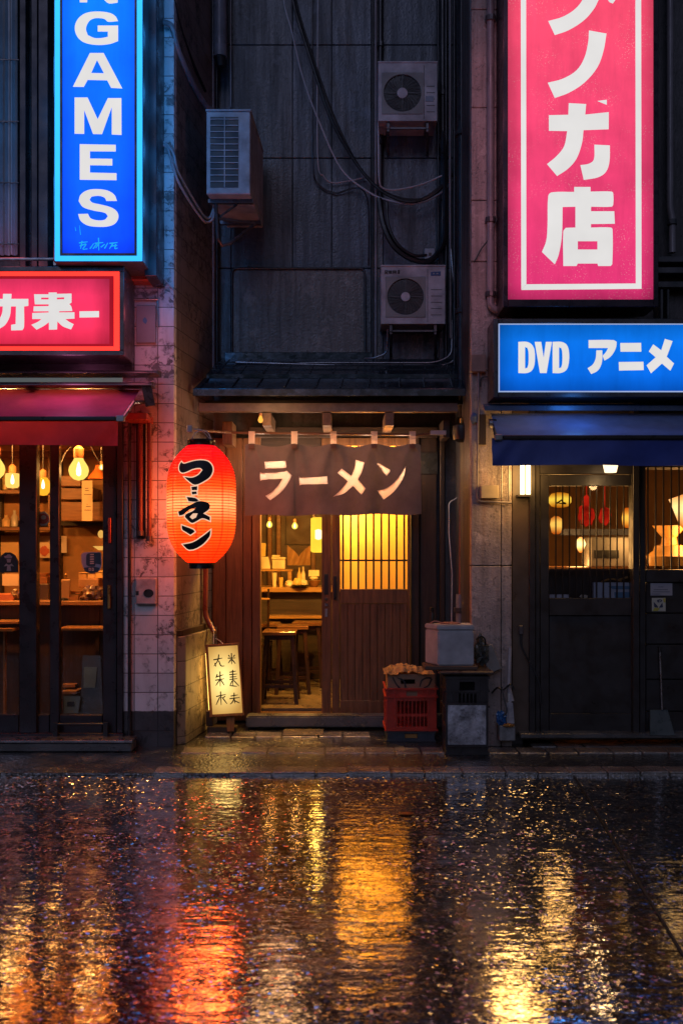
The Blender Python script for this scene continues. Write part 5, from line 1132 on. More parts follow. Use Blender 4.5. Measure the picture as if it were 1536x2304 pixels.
b = MB(); b.tube([P(147, 1310, .71), P(148, 1296, .71)], .009, 8); b.blob(P(148, 1294, .71), .012, .008, .014, 0, 1, 2); b.build('spoon', M['brass'], o)
b = MB(); b.pbox(176, 1302, 222, 1322, .80, 1.0); simple('box', 'flat brown box under the paper stack on the cafe counter', 'box', b, plain('brown_carton', (.35, .18, .08), .6), G, bevel=.006)
for i, (x0, x1, y0, y1, c_1, lab) in enumerate(((177, 195, 1290, 1301.5, (.5, .28, .1), 'small amber tin left on the cafe box'), (197, 214, 1290, 1301.5, (.62, .4, .18), 'small pale tin in the middle on the cafe box'), (214.5, 231, 1287, 1301.5, (.72, .45, .15), 'small yellow tin at right on the cafe box'))):
    b = MB(); b.pbox(x0, y0, x1, y1, .82, .92); b.pbox(x0 - .5, y0 - 2, x1 + .5, y0, .815, .925); simple('tin', lab, 'tin', b, plain('tin_%d' % i, c_1, .4), G, bevel=.004)
b = MB(); b.blob(P(211, 1336, .70), .085, .06, .062, .5, 5, 3, 6); b.blob(P(196, 1345, .68), .05, .05, .03, .5, 6, 3, 6); simple('snack_bag', 'crumpled dark plastic bag on the cafe counter', 'bag', b, plain('smoky_plastic', (.20, .12, .09), .18, 0, .5, 12, .3, 30), G, smooth=True)
b = MB(); b.pbox(158, 1330, 182, 1337, .72, .86); b.pbox(152, 1339, 176, 1351, .66, .8); simple('tray', 'small stacked wooden trays on the cafe counter', 'tray', b, M['counter_top'], G)
b = MB(); b.blob(P(140, 1350, .66), .05, .04, .018, .3, 8); simple('towel', 'dark folded towel at the cafe counter edge', 'towel', b, M['black'], G, smooth=True)
b = MB(); b.pbox(84, 1314, 110, 1351, .78, .95); simple('box', 'dark box on the cafe counter behind the narrow pane', 'box', b, plain('dark_box', (.05, .03, .02), .5), G, bevel=.004)
b = MB(); b.pbox(84, 1290, 103, 1297, .9, 1.05); b.pbox(84, 1298, 106, 1313.5, .86, 1.06); simple('bento_box', 'dark lidded food box behind the narrow cafe pane', 'box', b, M['wood_in'], G)
b = MB(); b.blob(P(38, 1338, .75), .045, .05, .05, .35, 9, 3, 6); simple('teapot', 'dark lumpy pot on the cafe counter at left', 'pot', b, plain('dark_pot', (.12, .06, .03), .3), G, smooth=True)
b = MB(); b.pbox(-120, 1338, 30, 1351, .70, .95); simple('board', 'reddish cutting board on the cafe counter at left', 'board', b, plain('red_board', (.4, .12, .05), .5), G)
# back wall of the cafe
b = MB()
for y in (1103, 1186): b.pbox(-160, y, 112, y + 7, 2.55, 2.85)
for x in (-160, -40, 60, 108): b.pbox(x, 1010, x + 4, 1192, 2.62, 2.84)
sh = single('wall_shelf', b, M['wood_in'], 'wooden shelf unit on the back wall of the cafe', 'shelf')
for i, (x, y, h, r_, c_1, lab) in enumerate(((12, 1102, .2, .03, (.5, .35, .15), 'pale bottle on the upper cafe shelf'), (30, 1102, .16, .04, (.2, .1, .05), 'dark bottle on the upper cafe shelf'), (14, 1185, .12, .045, (.6, .4, .2), 'amber jar on the lower cafe shelf'), (33, 1185, .17, .035, (.5, .45, .4), 'glass jar on the lower cafe shelf'), (95, 1102, .14, .05, (.45, .25, .1), 'brown jar on the upper cafe shelf at right'))):
    b = MB(); b.lathe([(r_, .001), (r_, h * .6), (r_ * .45, h * .78), (r_ * .45, h)], P(x, y, 2.7), 14); simple('bottle', lab, 'bottle', b, plain('shelf_bottle_%d' % i, c_1, .2), 'bottles on the cafe shelf', smooth=True)
for x0, y0, x1, y1, Y, c_1, lab in ((184, 1081, 208, 1172, 2.2, (.75, .55, .36), 'long paper menu strip hanging in the cafe'), (2, 1205, 42, 1262, 2.90, (.6, .38, .18), 'yellowed poster on the cafe back wall at left'), (5, 1291, 42, 1318, 1.3, (.5, .36, .24), 'framed card low behind the black sticker'), (86, 1206, 112, 1255, 2.90, (.7, .5, .34), 'pale poster with red figure behind the narrow pane'), (137, 1206, 150, 1244, 2.90, (.6, .48, .4), 'small pale notice on the cafe back wall')):
    b = MB(); b.pbox(x0, y0, x1, y1, Y, Y + .004); o = simple('poster', lab, 'poster', b, plain('poster_%d' % x0, c_1, .8, 0, .15, 4, .05), 'papers on the cafe walls')
    if x0 == 184:
        g = MB()
        for yy, a_, c2 in ((1098, 191, 199), (1103, 191, 200), (1112, 189, 206), (1134, 195, 197), (1139, 193, 204), (1147, 189, 205)): g.pbox(a_, yy, c2, yy + 1.3, Y - .004, Y - .0015)
        g.build('writing', M['ink'], o)
    if x0 == 86: MB().blob(P(100, 1240, 2.89), .045, .004, .05, .4, 2).build('print', plain('red_print', (.5, .1, .05), .7), o)
b = MB(); b.pbox(133, 1070, 182, 1094, 2.3, 2.6); b.pbox(133, 1096, 206, 1124, 2.4, 2.8); b.pbox(133, 1128, 232, 1172, 2.5, 2.9); b.build('cabinet', M['wood_in'], cafe, bevel=.006)
b = MB(); b.lathe([(.10, 0), (.03, .09), (.02, .13)], P(220, 1078, 1.6), 20); simple('lamp_shade', 'small orange lamp shade at the right of the cafe interior', 'lamp shade', b, plain('orange_shade', (.6, .16, .03), .5), smooth=True)
b = MB(); b.lathe([(.075, .04), (.02, .0)], P(226, 1238, 2.2), 18); b.blob(P(227, 1202, 2.2), .03, .03, .04, 0, 1); simple('oil_lamp', 'small pale lamp low at the right of the cafe interior', 'lamp', b, glow('oil_lamp_glow', rgb(255, 190, 90), .9), smooth=True)
for pts in (((160, 1005), (147, 1020), (138, 1042)), ((205, 1005), (216, 1028), (226, 1042))):
    b = MB(); b.wire([P(x, y, .6) for x, y in pts], .004); single('cable', b, M['black'], 'thin lamp cord slanting %s the big round cafe bulb' % ('left of' if pts[0][0] == 160 else 'right of'), 'cable')
# low things behind the right pane
b = MB(); b.hexa([P(180, 1606, .18), P(232, 1606, .18), P(232, 1606, .34), P(180, 1606, .34)], [P(186, 1475, .26), P(226, 1475, .26), P(226, 1475, .3), P(186, 1475, .3)]); o = simple('menu_board', 'dark standing menu board with pale sheet behind the cafe glass', 'menu board', b, plain('dark_board', (.012, .014, .02), .4))
b = MB(); b.hexa([P(188, 1548, .205), P(214, 1548, .205), P(218, 1501, .225), P(189, 1501, .225)], [P(188, 1548, .21), P(214, 1548, .21), P(218, 1501, .23), P(189, 1501, .23)]); b.build('sheet', plain('teal_sheet', (.10, .16, .17), .5), o)
b = MB(); b.hexa([P(144, 1605, .14), P(176, 1605, .14), P(181, 1567, .16), P(143, 1567, .16)], [P(144, 1605, .18), P(176, 1605, .18), P(181, 1567, .19), P(143, 1567, .19)]); o = simple('notice_card', 'small teal card leaning inside the cafe glass by the floor', 'card', b, plain('teal_card', (.06, .11, .15), .5)); MB().pbox(151, 1579, 167, 1590, .134, .138).build('print', M['ink'], o)
b = MB()
for i, y in enumerate((1506, 1520, 1541, 1556)): b.pbox(137, y, 160 + i * 4, y + 6, .8 - i * .1, 1.0 - i * .1)
simple('low_shelf', 'stepped wooden shelf low behind the right cafe pane', 'shelf', b, M['counter_top'])

# ================================================================ inside the ramen shop
M['counter_lit'] = wood('ramen_counter_wood', (.32, .16, .05, 1), (.55, .30, .10, 1), 'X', .3)
YC = 2.75; CZ = wz(1322, YC)
c_ = thing('counter', 'ramen shop counter with lit wooden top seen through the open door', 'counter', (wx(660, YC), YC + .3, FZ))
b = MB(); b.box(RX0 + .02, RX1 - .05, YC, YC + .6, CZ - .05, CZ); b.build('counter_top', M['counter_lit'], c_, bevel=.004)
b = MB(); b.box(RX0 + .02, RX1 - .05, YC + .1, YC + .14, FZ, CZ - .051); b.build('front_panel', M['wood_dark_x'], c_)
b = MB(); b.pbox(606, 1386, 724, 1392, YC - .08, YC + .099); b.build('foot_shelf', M['counter_lit'], c_)
G = 'things on the ramen counter'
Yq = YC + .3
b = MB(); b.box(wx(580, Yq), wx(658, Yq), Yq - .05, Yq + .2, wz(1285, Yq), wz(1281, Yq)); b.box(wx(580, Yq), wx(588, Yq), Yq - .04, Yq + .19, CZ + .001, wz(1285.2, Yq)); b.box(wx(648, Yq), wx(656, Yq), Yq - .04, Yq + .19, CZ + .001, wz(1285.2, Yq)); single('raised_shelf', b, M['counter_lit'], 'raised shelf on the ramen counter at left', 'shelf', G)
cream = plain('cream_ware', (.75, .62, .36), .4, 0, .12, 8, .05); yel = plain('yellow_ware', (.7, .45, .12), .4, 0, .2, 8, .05)
b = MB(); b.hexa([P(580, 1280.5, Yq), P(609, 1280.5, Yq), P(609, 1280.5, Yq + .12), P(580, 1280.5, Yq + .12)], [P(580, 1253, Yq), P(604, 1253, Yq), P(604, 1253, Yq + .12), P(580, 1253, Yq + .12)]); simple('paper_bag', 'bright cream paper bag on the raised shelf in the ramen shop', 'bag', b, cream, G, bevel=.008)
b = MB(); b.pbox(612, 1259, 641, 1280.5, Yq, Yq + .14); b.pbox(610, 1254, 642, 1258.8, Yq - .01, Yq + .15); b.pbox(611, 1249, 630, 1253.6, Yq, Yq + .1); simple('box', 'cream lidded box on the raised shelf in the ramen shop', 'box', b, cream, G, bevel=.006)
for x, r_, h, mm, lab in ((617, .024, .15, cream, 'tall pale glass on the ramen counter'), (632, .022, .10, yel, 'shorter amber glass on the ramen counter'), (673, .022, .20, yel, 'yellow bottle, left of the pair on the ramen counter'), (682, .022, .21, cream, 'pale bottle, right of the pair on the ramen counter')):
    b = MB(); Y_ = YC + .15 if x < 640 else YC + .35; b.lathe([(r_, 0), (r_ * 1.1, h * .6), (r_ * .5, h * .8), (r_ * .5, h)] if x > 640 else [(r_ * .8, 0), (r_ * 1.15, h)], (wx(x, Y_), Y_, CZ + .001), 14); simple('bottle' if x > 640 else 'drinking_glass', lab, 'bottle' if x > 640 else 'glass', b, mm, G, smooth=True)
for i, (x, rx, rz, mm, lab) in enumerate(((651, .045, .04, cream, 'low pale bun on the ramen counter, leftmost'), (669, .05, .055, yel, 'yellow food heap on the ramen counter below the bottles'), (684, .04, .045, cream, 'cream food heap right of the bottles on the ramen counter'))):
    b = MB(); Y_ = YC + .12; b.blob((wx(x, Y_), Y_, CZ + rz * .8), rx, rx, rz, .3, i + 20, 3, 5); simple('food', lab, 'food', b, mm, G, smooth=True)
b = MB(); Y_ = YC + .10; b.lathe([(.03, 0), (.09, .012), (.10, .025), (.095, .026)], (wx(676, Y_), Y_ - .08, CZ + .001), 24); simple('plate', 'dark plate at the front edge of the ramen counter', 'plate', b, M['black'], G, smooth=True)
b = MB(); b.lathe([(.03, 0), (.055, .03), (.07, .07), (.065, .07)], (wx(706, Y_), Y_, CZ + .001), 24); simple('bowl', 'brown soup bowl near the door edge on the ramen counter', 'bowl', b, plain('brown_bowl', (.22, .09, .03), .3), G, smooth=True)
b = MB(); b.pbox(694, 1283, 718, 1297, YC + .22, YC + .34); b.blob(P(706, 1301, YC + .24), .045, .04, .02, .2, 4); simple('basket', 'pale square basket behind the soup bowl', 'basket', b, cream, G, bevel=.006)
# hanging cloth
def towel(u, v):
    x = 646 + 52 * u; yt = 1227 + 26 * (1 - abs(2 * u - 1) ** .7) ; y = yt + (1272 - yt) * v
    return P(x, y, 3.35 + .02 * math.sin(u * 14 + v * 3))
MB_ = MB().sheet(towel, 24, 12); single('hanging_towel', MB_, fabric('peach_towel', (.52, .27, .11), .8, .3), 'peach cloth hung by two corners behind the ramen counter', 'cloth', smooth=True)
b = MB(); b.tube([P(640, 1226, 3.36), P(704, 1226, 3.36)], .005, 6); b.tube([P(642, 1225, 3.36), P(642, 1140, 3.36)], .004, 6); b.tube([P(702, 1225, 3.36), P(702, 1140, 3.36)], .004, 6); single('towel_rail', b, M['black'], 'thin rail that carries the peach cloth', 'rail')
b = MB(); b.pbox(580, 1222, 597, 1252, 3.3, 3.36); b.hexa([P(582, 1252.2, 3.3), P(594, 1252.2, 3.3), P(594, 1252.2, 3.36), P(582, 1252.2, 3.36)], [P(580, 1225, 3.29), P(599, 1225, 3.29), P(599, 1225, 3.30), P(580, 1225, 3.30)]); single('wall_basket', b, yel, 'amber basket at the left edge of the open ramen door', 'basket')
RW = (1.0, .50, .085)
for x, y, lab in ((606, 1181, 'small yellow bulb, left of the two inside the ramen door'), (663, 1184, 'small yellow bulb, right of the two inside the ramen door')):
    pendant(lab, x, y, 2.3, .030, 'round', 2, glow('ramen_bulb', rgb(255, 222, 90), 1.0, .05, 3, .4), 2.34, 'bulbs inside the ramen shop')
b = MB(); c = P(716, 1205, 1.75)
th = thing('pendant_lamp', 'tall yellow paper cylinder lamp beside the opened ramen door leaf', 'pendant lamp', (c.x, c.y, 2.34), 'paper lamps inside the ramen shop')
b.lathe([(.04, -.16), (.065, -.155), (.072, -.14), (.072, .16), (.05, .17)], c, 28); b.build('shade', glow('yellow_paper_shade', (1.0, .62, .04, 1), 1.0, .1, 6, .25), th, smooth=True)
b = MB(); b.lathe([(.002, -.04), (.03, -.03), (.03, .05), (.002, .06)], c, 14); b.build('bulb', M['filament'], th, smooth=True)
b = MB(); b.tube([c + Vector((0, 0, .17)), Vector((c.x, c.y, 2.34))], .004, 6); b.build('cord', M['black'], th)
lamp('lamp_light', c, 16, RW, th, .075)
c = P(790, 1160, 1.08); th = thing('pendant_lamp', 'bright lamp glowing behind the paper of the sliding door', 'pendant lamp', (c.x, c.y, 2.34), 'paper lamps inside the ramen shop')
b = MB(); b.lathe([(.03, -.07), (.055, -.05), (.06, 0), (.05, .05), (.02, .08)], c, 24); b.build('bulb', glow('hot_bulb', (1, .8, .4, 1), 9, .03, 3, .5), th, smooth=True)
b = MB(); b.tube([c + Vector((0, 0, .08)), Vector((c.x, c.y, 2.34))], .004, 6); b.build('cord', M['black'], th); lamp('lamp_light', c, 6, (1, .50, .06), th, .05)
for x_ in (-.52, -.15, .25): lamp('ramen_fill_light', (x_, 1.22, 2.30), 115, RW, ramen, .04)   # unseen fill lamps, added to brighten the shop through the doorway
b = MB(); b.box(wx(586.5, .955), wx(722, .955), .955, 1.0, wz(1110, .955), 2.45); b.build('ramen_light_baffle', M['wood_dark_x'], ramen)  # unseen board added behind the curtain to screen the fill lamps
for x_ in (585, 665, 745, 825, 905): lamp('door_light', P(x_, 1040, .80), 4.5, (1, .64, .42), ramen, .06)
# stools
def make_stool(label, x, y, hgt=.645, w=.30):
    th = thing('bar_stool', label, 'stool', (x, y, FZ), 'wooden stools inside the ramen shop'); z = FZ + hgt
    b = MB(); b.box(x - w / 2, x + w / 2, y - w / 2, y + w / 2, z - .035, z); b.build('seat', wood('lit_seat_wood', (.10, .04, .015, 1), (.24, .11, .04, 1), 'X', .22, world=False), th, bevel=.006)
    for sx in (-1, 1):
        for sy in (-1, 1):
            a = Vector((x + sx * .115, y + sy * .115, z - .036)); f = Vector((x + sx * .155, y + sy * .155, FZ)); h = .018; b = MB()
            b.hexa([f + Vector((i, j, 0)) for i, j in ((-h, -h), (h, -h), (h, h), (-h, h))], [a + Vector((i, j, 0)) for i, j in ((-h, -h), (h, -h), (h, h), (-h, h))]); b.build('leg', M['wood_stool'], th, bevel=.002)
    for zz, k in ((.16, .146), (.24, .141)):
        for s_ in (-1, 1):
            b = MB()
            if zz < .2: b.box(x - k + .018, x + k - .018, y + s_ * k - .011, y + s_ * k + .011, FZ + zz - .014, FZ + zz + .014)
            else: b.box(x + s_ * k - .011, x + s_ * k + .011, y - k + .018, y + k - .018, FZ + zz - .014, FZ + zz + .014)
            b.build('stretcher', M['wood_stool'], th)
    b = MB(); b.box(x - .12, x + .12, y - .125, y - .105, z - .075, z - .037); b.build('apron', M['wood_stool'], th)
    b = MB(); b.box(x - .12, x + .12, y + .105, y + .125, z - .075, z - .037); b.build('apron', M['wood_stool'], th)
    return th
s0 = make_stool('dark wooden stool nearest the open ramen door', wx(630, 1.42), 1.42)
for x, Y_, lab, a in ((658, 1.98, 'dark wooden stool second from the open ramen door', .06), (692, 2.40, 'dark wooden stool farthest back before the counter', -.05), (598, 2.25, 'dark wooden stool half hidden by the left door post', .1)): dup(s0, (wx(x, Y_), Y_, FZ), lab, a)
c_ = thing('chair', 'dark chair with lit back rails at the left inside the ramen door', 'chair', (wx(590, 2.05), 2.05, FZ))
b = MB(); b.pbox(560, 1327, 601, 1332, 2.0, 2.04); b.pbox(560, 1346, 606, 1350, 2.0, 2.04); b.build('back_rail', M['counter_lit'], c_, bevel=.003)
for x in (570, 600):
    b = MB(); b.box(wx(x, 2.0), wx(x + 5, 2.0), 2.041, 2.07, FZ, wz(1326, 2.0)); b.build('leg', M['wood_stool'], c_)
    b = MB(); b.box(wx(x, 2.0), wx(x + 5, 2.0), 2.36, 2.39, FZ, .52); b.build('leg', M['wood_stool'], c_)
b = MB(); b.box(wx(565, 2.0), wx(606, 2.0), 2.072, 2.40, .521, .555); b.build('seat', M['wood_stool'], c_, bevel=.004)

# ================================================================ inside the right shop
def lanternglow(name, cm, ce, strength, h, zc):
    t = NT(name); sp = t.n('ShaderNodeSeparateXYZ'); t.l(t.coord(), sp.inputs[0])
    k = t.ramp(t.math('ABSOLUTE', t.math('SUBTRACT', sp.outputs['Z'], zc)), h * .15, h); k = t.math('ADD', k, t.math('MULTIPLY', t.math('SUBTRACT', t.noise(t.coord(), 14, 4), .5), .5), True)
    e = t.n('ShaderNodeEmission'); t.l(t.mix(k, cm, ce), e.inputs[0]); t.l(t.ramp(k, 0, 1, strength, strength * .45), e.inputs[1]); return t.done(e.outputs[0])
def hang(label, c, prof, m_, watts=0, ztop=2.39, name='hanging_lantern', cat='lantern', col=(1, .5, .14)):
    th = thing(name, label, cat, (c.x, c.y, ztop), 'lamps inside the right shop'); b = MB()
    if isinstance(m_, tuple): m_ = lanternglow(*m_[:4], max(abs(prof[0][1]), abs(prof[-1][1])), c.z - ztop)
    b.lathe(prof, c, 28); b.build('shade', m_, th, smooth=True)
    b = MB(); b.tube([c + Vector((0, 0, prof[-1][1])), Vector((c.x, c.y, ztop))], .004, 6); b.build('cord', M['black'], th)
    if watts: lamp('lantern_light', c + Vector((0, -.0, prof[0][1] - .12)), watts * 1.8, col, th, .14)
    return th
ye = ('yellow_lantern_paper', rgb(255, 210, 70), rgb(255, 140, 20), 1.1)
th = hang('wide yellow paper lantern with black mark inside the right shop door', P(1259, 1125, .75), [(.03, -.062), (.07, -.052), (.092, -.02), (.092, .02), (.07, .052), (.03, .062)], ye, 4)
g = MB(); zs2 = zoomed(4.861, 1220, 1060); g.glyphs([[[(140, 352), (205, 310), (215, 320), (165, 358)]], [[(165, 345), (262, 352), (258, 364), (190, 358)]], [[(205, 300), (222, 330), (258, 345), (250, 356), (212, 344)]]], zs2, .655, .001); g.build('mark', M['ink'], th)
hang('egg shaped orange lantern low at the left of the right shop door', P(1251, 1180, 1.0), [(.02, -.085), (.04, -.07), (.052, 0), (.045, .05), (.02, .07)], ('orange_lantern_paper', rgb(255, 196, 84), rgb(240, 100, 14), 1.2), 3)
hang('orange lantern at the right edge of the right shop door glass', P(1412, 1165, .9), [(.02, -.085), (.045, -.06), (.05, 0), (.04, .06), (.02, .085)], ('amber_lantern_paper', rgb(255, 190, 70), rgb(250, 110, 10), 1.3), 3)
hang('bright small bulb in the middle of the right shop door glass', P(1306, 1224, 1.1), [(.01, -.075), (.022, -.06), (.045, 0), (.03, .04), (.01, .06)], ('hot_bulb_warm', rgb(255, 214, 130), rgb(255, 130, 20), 2.8), 6, name='pendant_lamp', cat='pendant lamp')
hang('bright small bulb at the right of the right shop door glass', P(1416, 1222, 1.05), [(.01, -.10), (.02, -.05), (.045, 0), (.02, .05)], ('hot_bulb_amber', rgb(255, 214, 130), rgb(255, 130, 20), 2.6), 4, name='pendant_lamp', cat='pendant lamp')
hang('big amber lamp seen at the right picture edge behind the lattice', P(1546, 1145, .8), [(.04, -.16), (.07, -.12), (.13, .04), (.15, .08), (.04, .12)], ('amber_big_lamp', rgb(255, 206, 130), rgb(255, 130, 20), 1.8), 9, name='pendant_lamp', cat='pendant lamp')
rd = glow('red_silk_lantern', rgb(220, 38, 20), .55, .65, 9)
for x, y, rx, rz, lab in ((1319, 1158, .065, .10, 'red glowing hanging decoration, larger left one in the right shop'), (1360, 1160, .05, .075, 'red glowing hanging decoration, smaller right one in the right shop')):
    b = MB(); b.blob(P(x, y, 1.1), rx, rx, rz, .35, int(x), 3, 4)
    if x < 1340: b.blob(P(x, y - 30, 1.1), .035, .035, .05, .3, 4, 3, 4)
    b.tube([P(x, y - 20, 1.1), Vector((wx(x, 1.1), 1.1, 2.39))], .004, 6); single('hanging_decoration', b, rd, lab, 'decoration', 'lamps inside the right shop', smooth=True)
b = MB(); b.pbox(1328, 1208, 1418, 1276, 1.0, 1.3); o = single('display_case', b, plain('grey_case', (.22, .20, .18), .4, 0, .3, 6, .1), 'grey boxy machine inside the right shop behind the lattice', 'display case', bevel=.01); MB().pbox(1336, 1238, 1392, 1256, .994, .9985).build('slot', M['black'], o)
b = MB(); b.pbox(1262, 1190, 1425, 1204, 1.35, 1.6); single('shelf', b, plain('blue_grey_shelf', (.10, .11, .16), .5), 'dark blue grey shelf across the right shop interior', 'shelf')
b = MB(); b.pbox(1228, 1276, 1640, 1283, .9, 1.7); b.pbox(1230, 1284, 1240, 1650, 1.0, 1.6); single('table', b, M['wood_in'], 'wooden table inside the right shop', 'table')
b = MB(); b.lathe([(.10, 0), (.17, .02), (.19, .10), (.13, .15), (.12, .19), (.07, .2), (.06, .26), (.14, .36)], P(1505, 1278, .95), 28); single('big_vase', b, plain('amber_vase', (.6, .3, .08), .35), 'large amber curved vase behind the right lattice window', 'vase', smooth=True)
G = 'boxes on the sill of the right shop door'
b = MB(); b.pbox(1335, 1311, 1419.5, 1345.8, .102, .15); o = single('carton', b, plain('white_blue_carton', (.42, .46, .56), .5, 0, .15, 6, .1), 'white and blue printed carton on the sill inside the right door', 'box', G)
g = MB(); g.glyphs([[[(715,1262),(745,1256),(965,1258),(965,1290),(780,1292)]],[[(785,1325),(970,1322),(970,1385),(790,1385)]]], zs2, .0995, .001); g.build('print', plain('mid_blue_print', (.10, .22, .36), .5), o)
b = MB(); b.pbox(1235.5, 1338, 1280, 1345.8, .102, .15); single('carton', b, plain('flat_white_carton', (.5, .5, .58), .5), 'flat white carton at the left of the sill in the right door', 'box', G)
b = MB(); b.blob(P(1312, 1342, .125), .03, .015, .014, .4, 3); single('paper_scrap', b, M['paper'], 'crumpled paper beside the cartons in the right door', 'paper', G, smooth=True)
b = MB(); b.wire([P(1352, 1309, .125), P(1375, 1303, .13), P(1398, 1308, .13)], .007); b.hexa([P(1386, 1304, .12), P(1412, 1296, .12), P(1412, 1301, .12), P(1390, 1307, .12)], [P(1386, 1304, .14), P(1412, 1296, .14), P(1412, 1301, .14), P(1390, 1307, .14)]); single('string_bundle', b, M['counter_lit'], 'bundle of string and paper on top of the carton', 'string', G)

# ================================================================ goods stacked outside
def grid_holes(x0, x1, z0, z1, nx, nz, gx, gz):
    w = (x1 - x0 - gx * (nx - 1)) / nx; h = (z1 - z0 - gz * (nz - 1)) / nz
    return [[(x0 + i * (w + gx), z0 + j * (h + gz)), (x0 + i * (w + gx) + w, z0 + j * (h + gz)), (x0 + i * (w + gx) + w, z0 + j * (h + gz) + h), (x0 + i * (w + gx), z0 + j * (h + gz) + h)] for i in range(nx) for j in range(nz)]
def crate(name, label, x0, x1, y0, y1, z0, z1, m_, holes, side_holes, rim=.012, group=None, rims=(.0, .78)):
    th = thing(name, label, 'crate', ((x0 + x1) / 2, (y0 + y1) / 2, z0), group); W, Dp, Hh = x1 - x0, y1 - y0, z1 - z0; tk = .006
    for nm, base, ax, L, hs in (('front_wall', (x0, y0), 'X', W, holes), ('back_wall', (x0, y1 - tk), 'X', W, []), ('side_wall', (x0, y0 + tk + .0005), 'Y', Dp - 2 * tk - .001, side_holes), ('side_wall', (x1 - tk, y0 + tk + .0005), 'Y', Dp - 2 * tk - .001, side_holes)):
        f = (lambda p, b=base: Vector((b[0] + p[0], b[1], z0 + p[1]))) if ax == 'X' else (lambda p, b=base: Vector((b[0], b[1] + p[0], z0 + p[1])))
        MB().plate([[(0, 0), (L, 0), (L, Hh), (0, Hh)]] + [[(q[0] * L, q[1] * Hh) for q in h] for h in hs], f, (0, tk, 0) if ax == 'X' else (tk, 0, 0)).build(nm, m_, th)
    b = MB(); b.box(x0 + tk, x1 - tk, y0 + tk, y1 - tk, z0 + .001, z0 + .008); b.build('bottom', m_, th)
    b = MB()
    for zz in rims + (.97,):
        za, zb_ = z0 + Hh * zz, z0 + Hh * zz + .012
        b.box(x0 - rim, x1 + rim, y0 - rim, y0 - .0005, za, zb_); b.box(x0 - rim, x0 - .0005, y0, y1, za, zb_); b.box(x1 + .0005, x1 + rim, y0, y1, za, zb_)
    for xx in (x0 + .004, x0 + W * .16, x1 - W * .16 - .01, x1 - .014): b.box(xx, xx + .010, y0 - rim * .8, y0 - .0005, z0 + .013, z0 + Hh * .97)
    b.build('rim', m_, th); return th
M['crate_red'] = plain('red_crate_plastic', (.40, .035, .02), .38, 0, .3, 7, .1); M['crate_dark'] = plain('dark_crate_plastic', (.03, .026, .028), .4, 0, .4, 7, .1)
M['crate_blue'] = plain('blue_black_crate_plastic', (.03, .04, .055), .4, 0, .3, 7, .1)
Yk = .16; hz = [[(.40, .80), (.62, .80), (.62, .93), (.40, .93)]]
rows_ = grid_holes(.22, .82, .10, .34, 8, 1, .018, .02) + grid_holes(.22, .82, .40, .70, 8, 1, .018, .02)
xk0, xk1 = wx(872, Yk), wx(978, Yk); zk0, zk1 = .002, wz(1646, Yk)
base_c = crate('plastic_crate', 'low dark blue plastic crate at the bottom under the red crate', xk0, xk1, Yk + .01, Yk + .36, zk0, zk1, M['crate_blue'], [[(.36, .3), (.64, .3), (.64, .75), (.36, .75)]], [], .008, 'crates stacked by the ramen door', (.0, .8))
MB().box(xk0 + (xk1 - xk0) * .37, xk0 + (xk1 - xk0) * .63, Yk + .018, Yk + .03, zk0 + .025, zk0 + .055).build('label', plain('ochre_label', (.35, .16, .04), .5), base_c)
xr0, xr1 = wx(868, Yk), wx(982, Yk); zr0, zr1 = zk1 + .003, wz(1549, Yk)
crate('plastic_crate', 'red slatted plastic crate with a cardboard box set inside', xr0, xr1, Yk, Yk + .38, zr0, zr1, M['crate_red'], rows_ + hz, grid_holes(.15, .85, .12, .7, 5, 2, .04, .05), .010, 'crates stacked by the ramen door')
kraft = plain('damp_cardboard', (.26, .15, .09), .7, 0, .25, 6, .1, 40)
zc0, zc1 = zr0 + (zr1 - zr0) * .76, wz(1517, Yk + .02)
cb_ = thing('cardboard_box', 'brown cardboard box with hand hole standing in the red crate', 'box', ((xr0 + xr1) / 2, Yk + .19, zc0)); x0, x1, y0, y1 = xr0 + .014, xr1 - .012, Yk + .014, Yk + .36
MB().plate([[(x0, zc0), (x1, zc0), (x1, zc1), (x0, zc1)], [(x0 + .10, zc1 - .075), (x0 + .21, zc1 - .075), (x0 + .21, zc1 - .04), (x0 + .10, zc1 - .04)]], lambda p: Vector((p[0], y0, p[1])), (0, .005, 0)).build('front_wall', kraft, cb_)
b = MB(); b.box(x0, x0 + .005, y0 + .0055, y1, zc0, zc1); b.box(x1 - .005, x1, y0 + .0055, y1, zc0, zc1); b.box(x0 + .0055, x1 - .0055, y1 - .005, y1, zc0, zc1); b.box(x0 + .0055, x1 - .0055, y0 + .0055, y1 - .0055, zc0, zc0 + .004); b.box(x0 + .0055, x1 - .0055, y0 + .0055, y1 - .0055, zc1 - .012, zc1 - .008); b.build('body', kraft, cb_)
b = MB()
for pts in ([(883, 1524), (890, 1538), (899, 1549)], [(944, 1545), (948, 1532), (958, 1526), (970, 1526)], [(953, 1548), (964, 1542), (971, 1527)], [(893, 1525), (908, 1532), (912, 1547)]): b.plate([[ (wx(q[0], y0), wz(q[1], y0)) for q in brush(pts, 2.5, 4)]], lambda p: Vector((p[0], y0 - .0015, p[1])), (0, .001, 0))
b.build('print', M['ink'], cb_)
from mathutils import noise as NZ
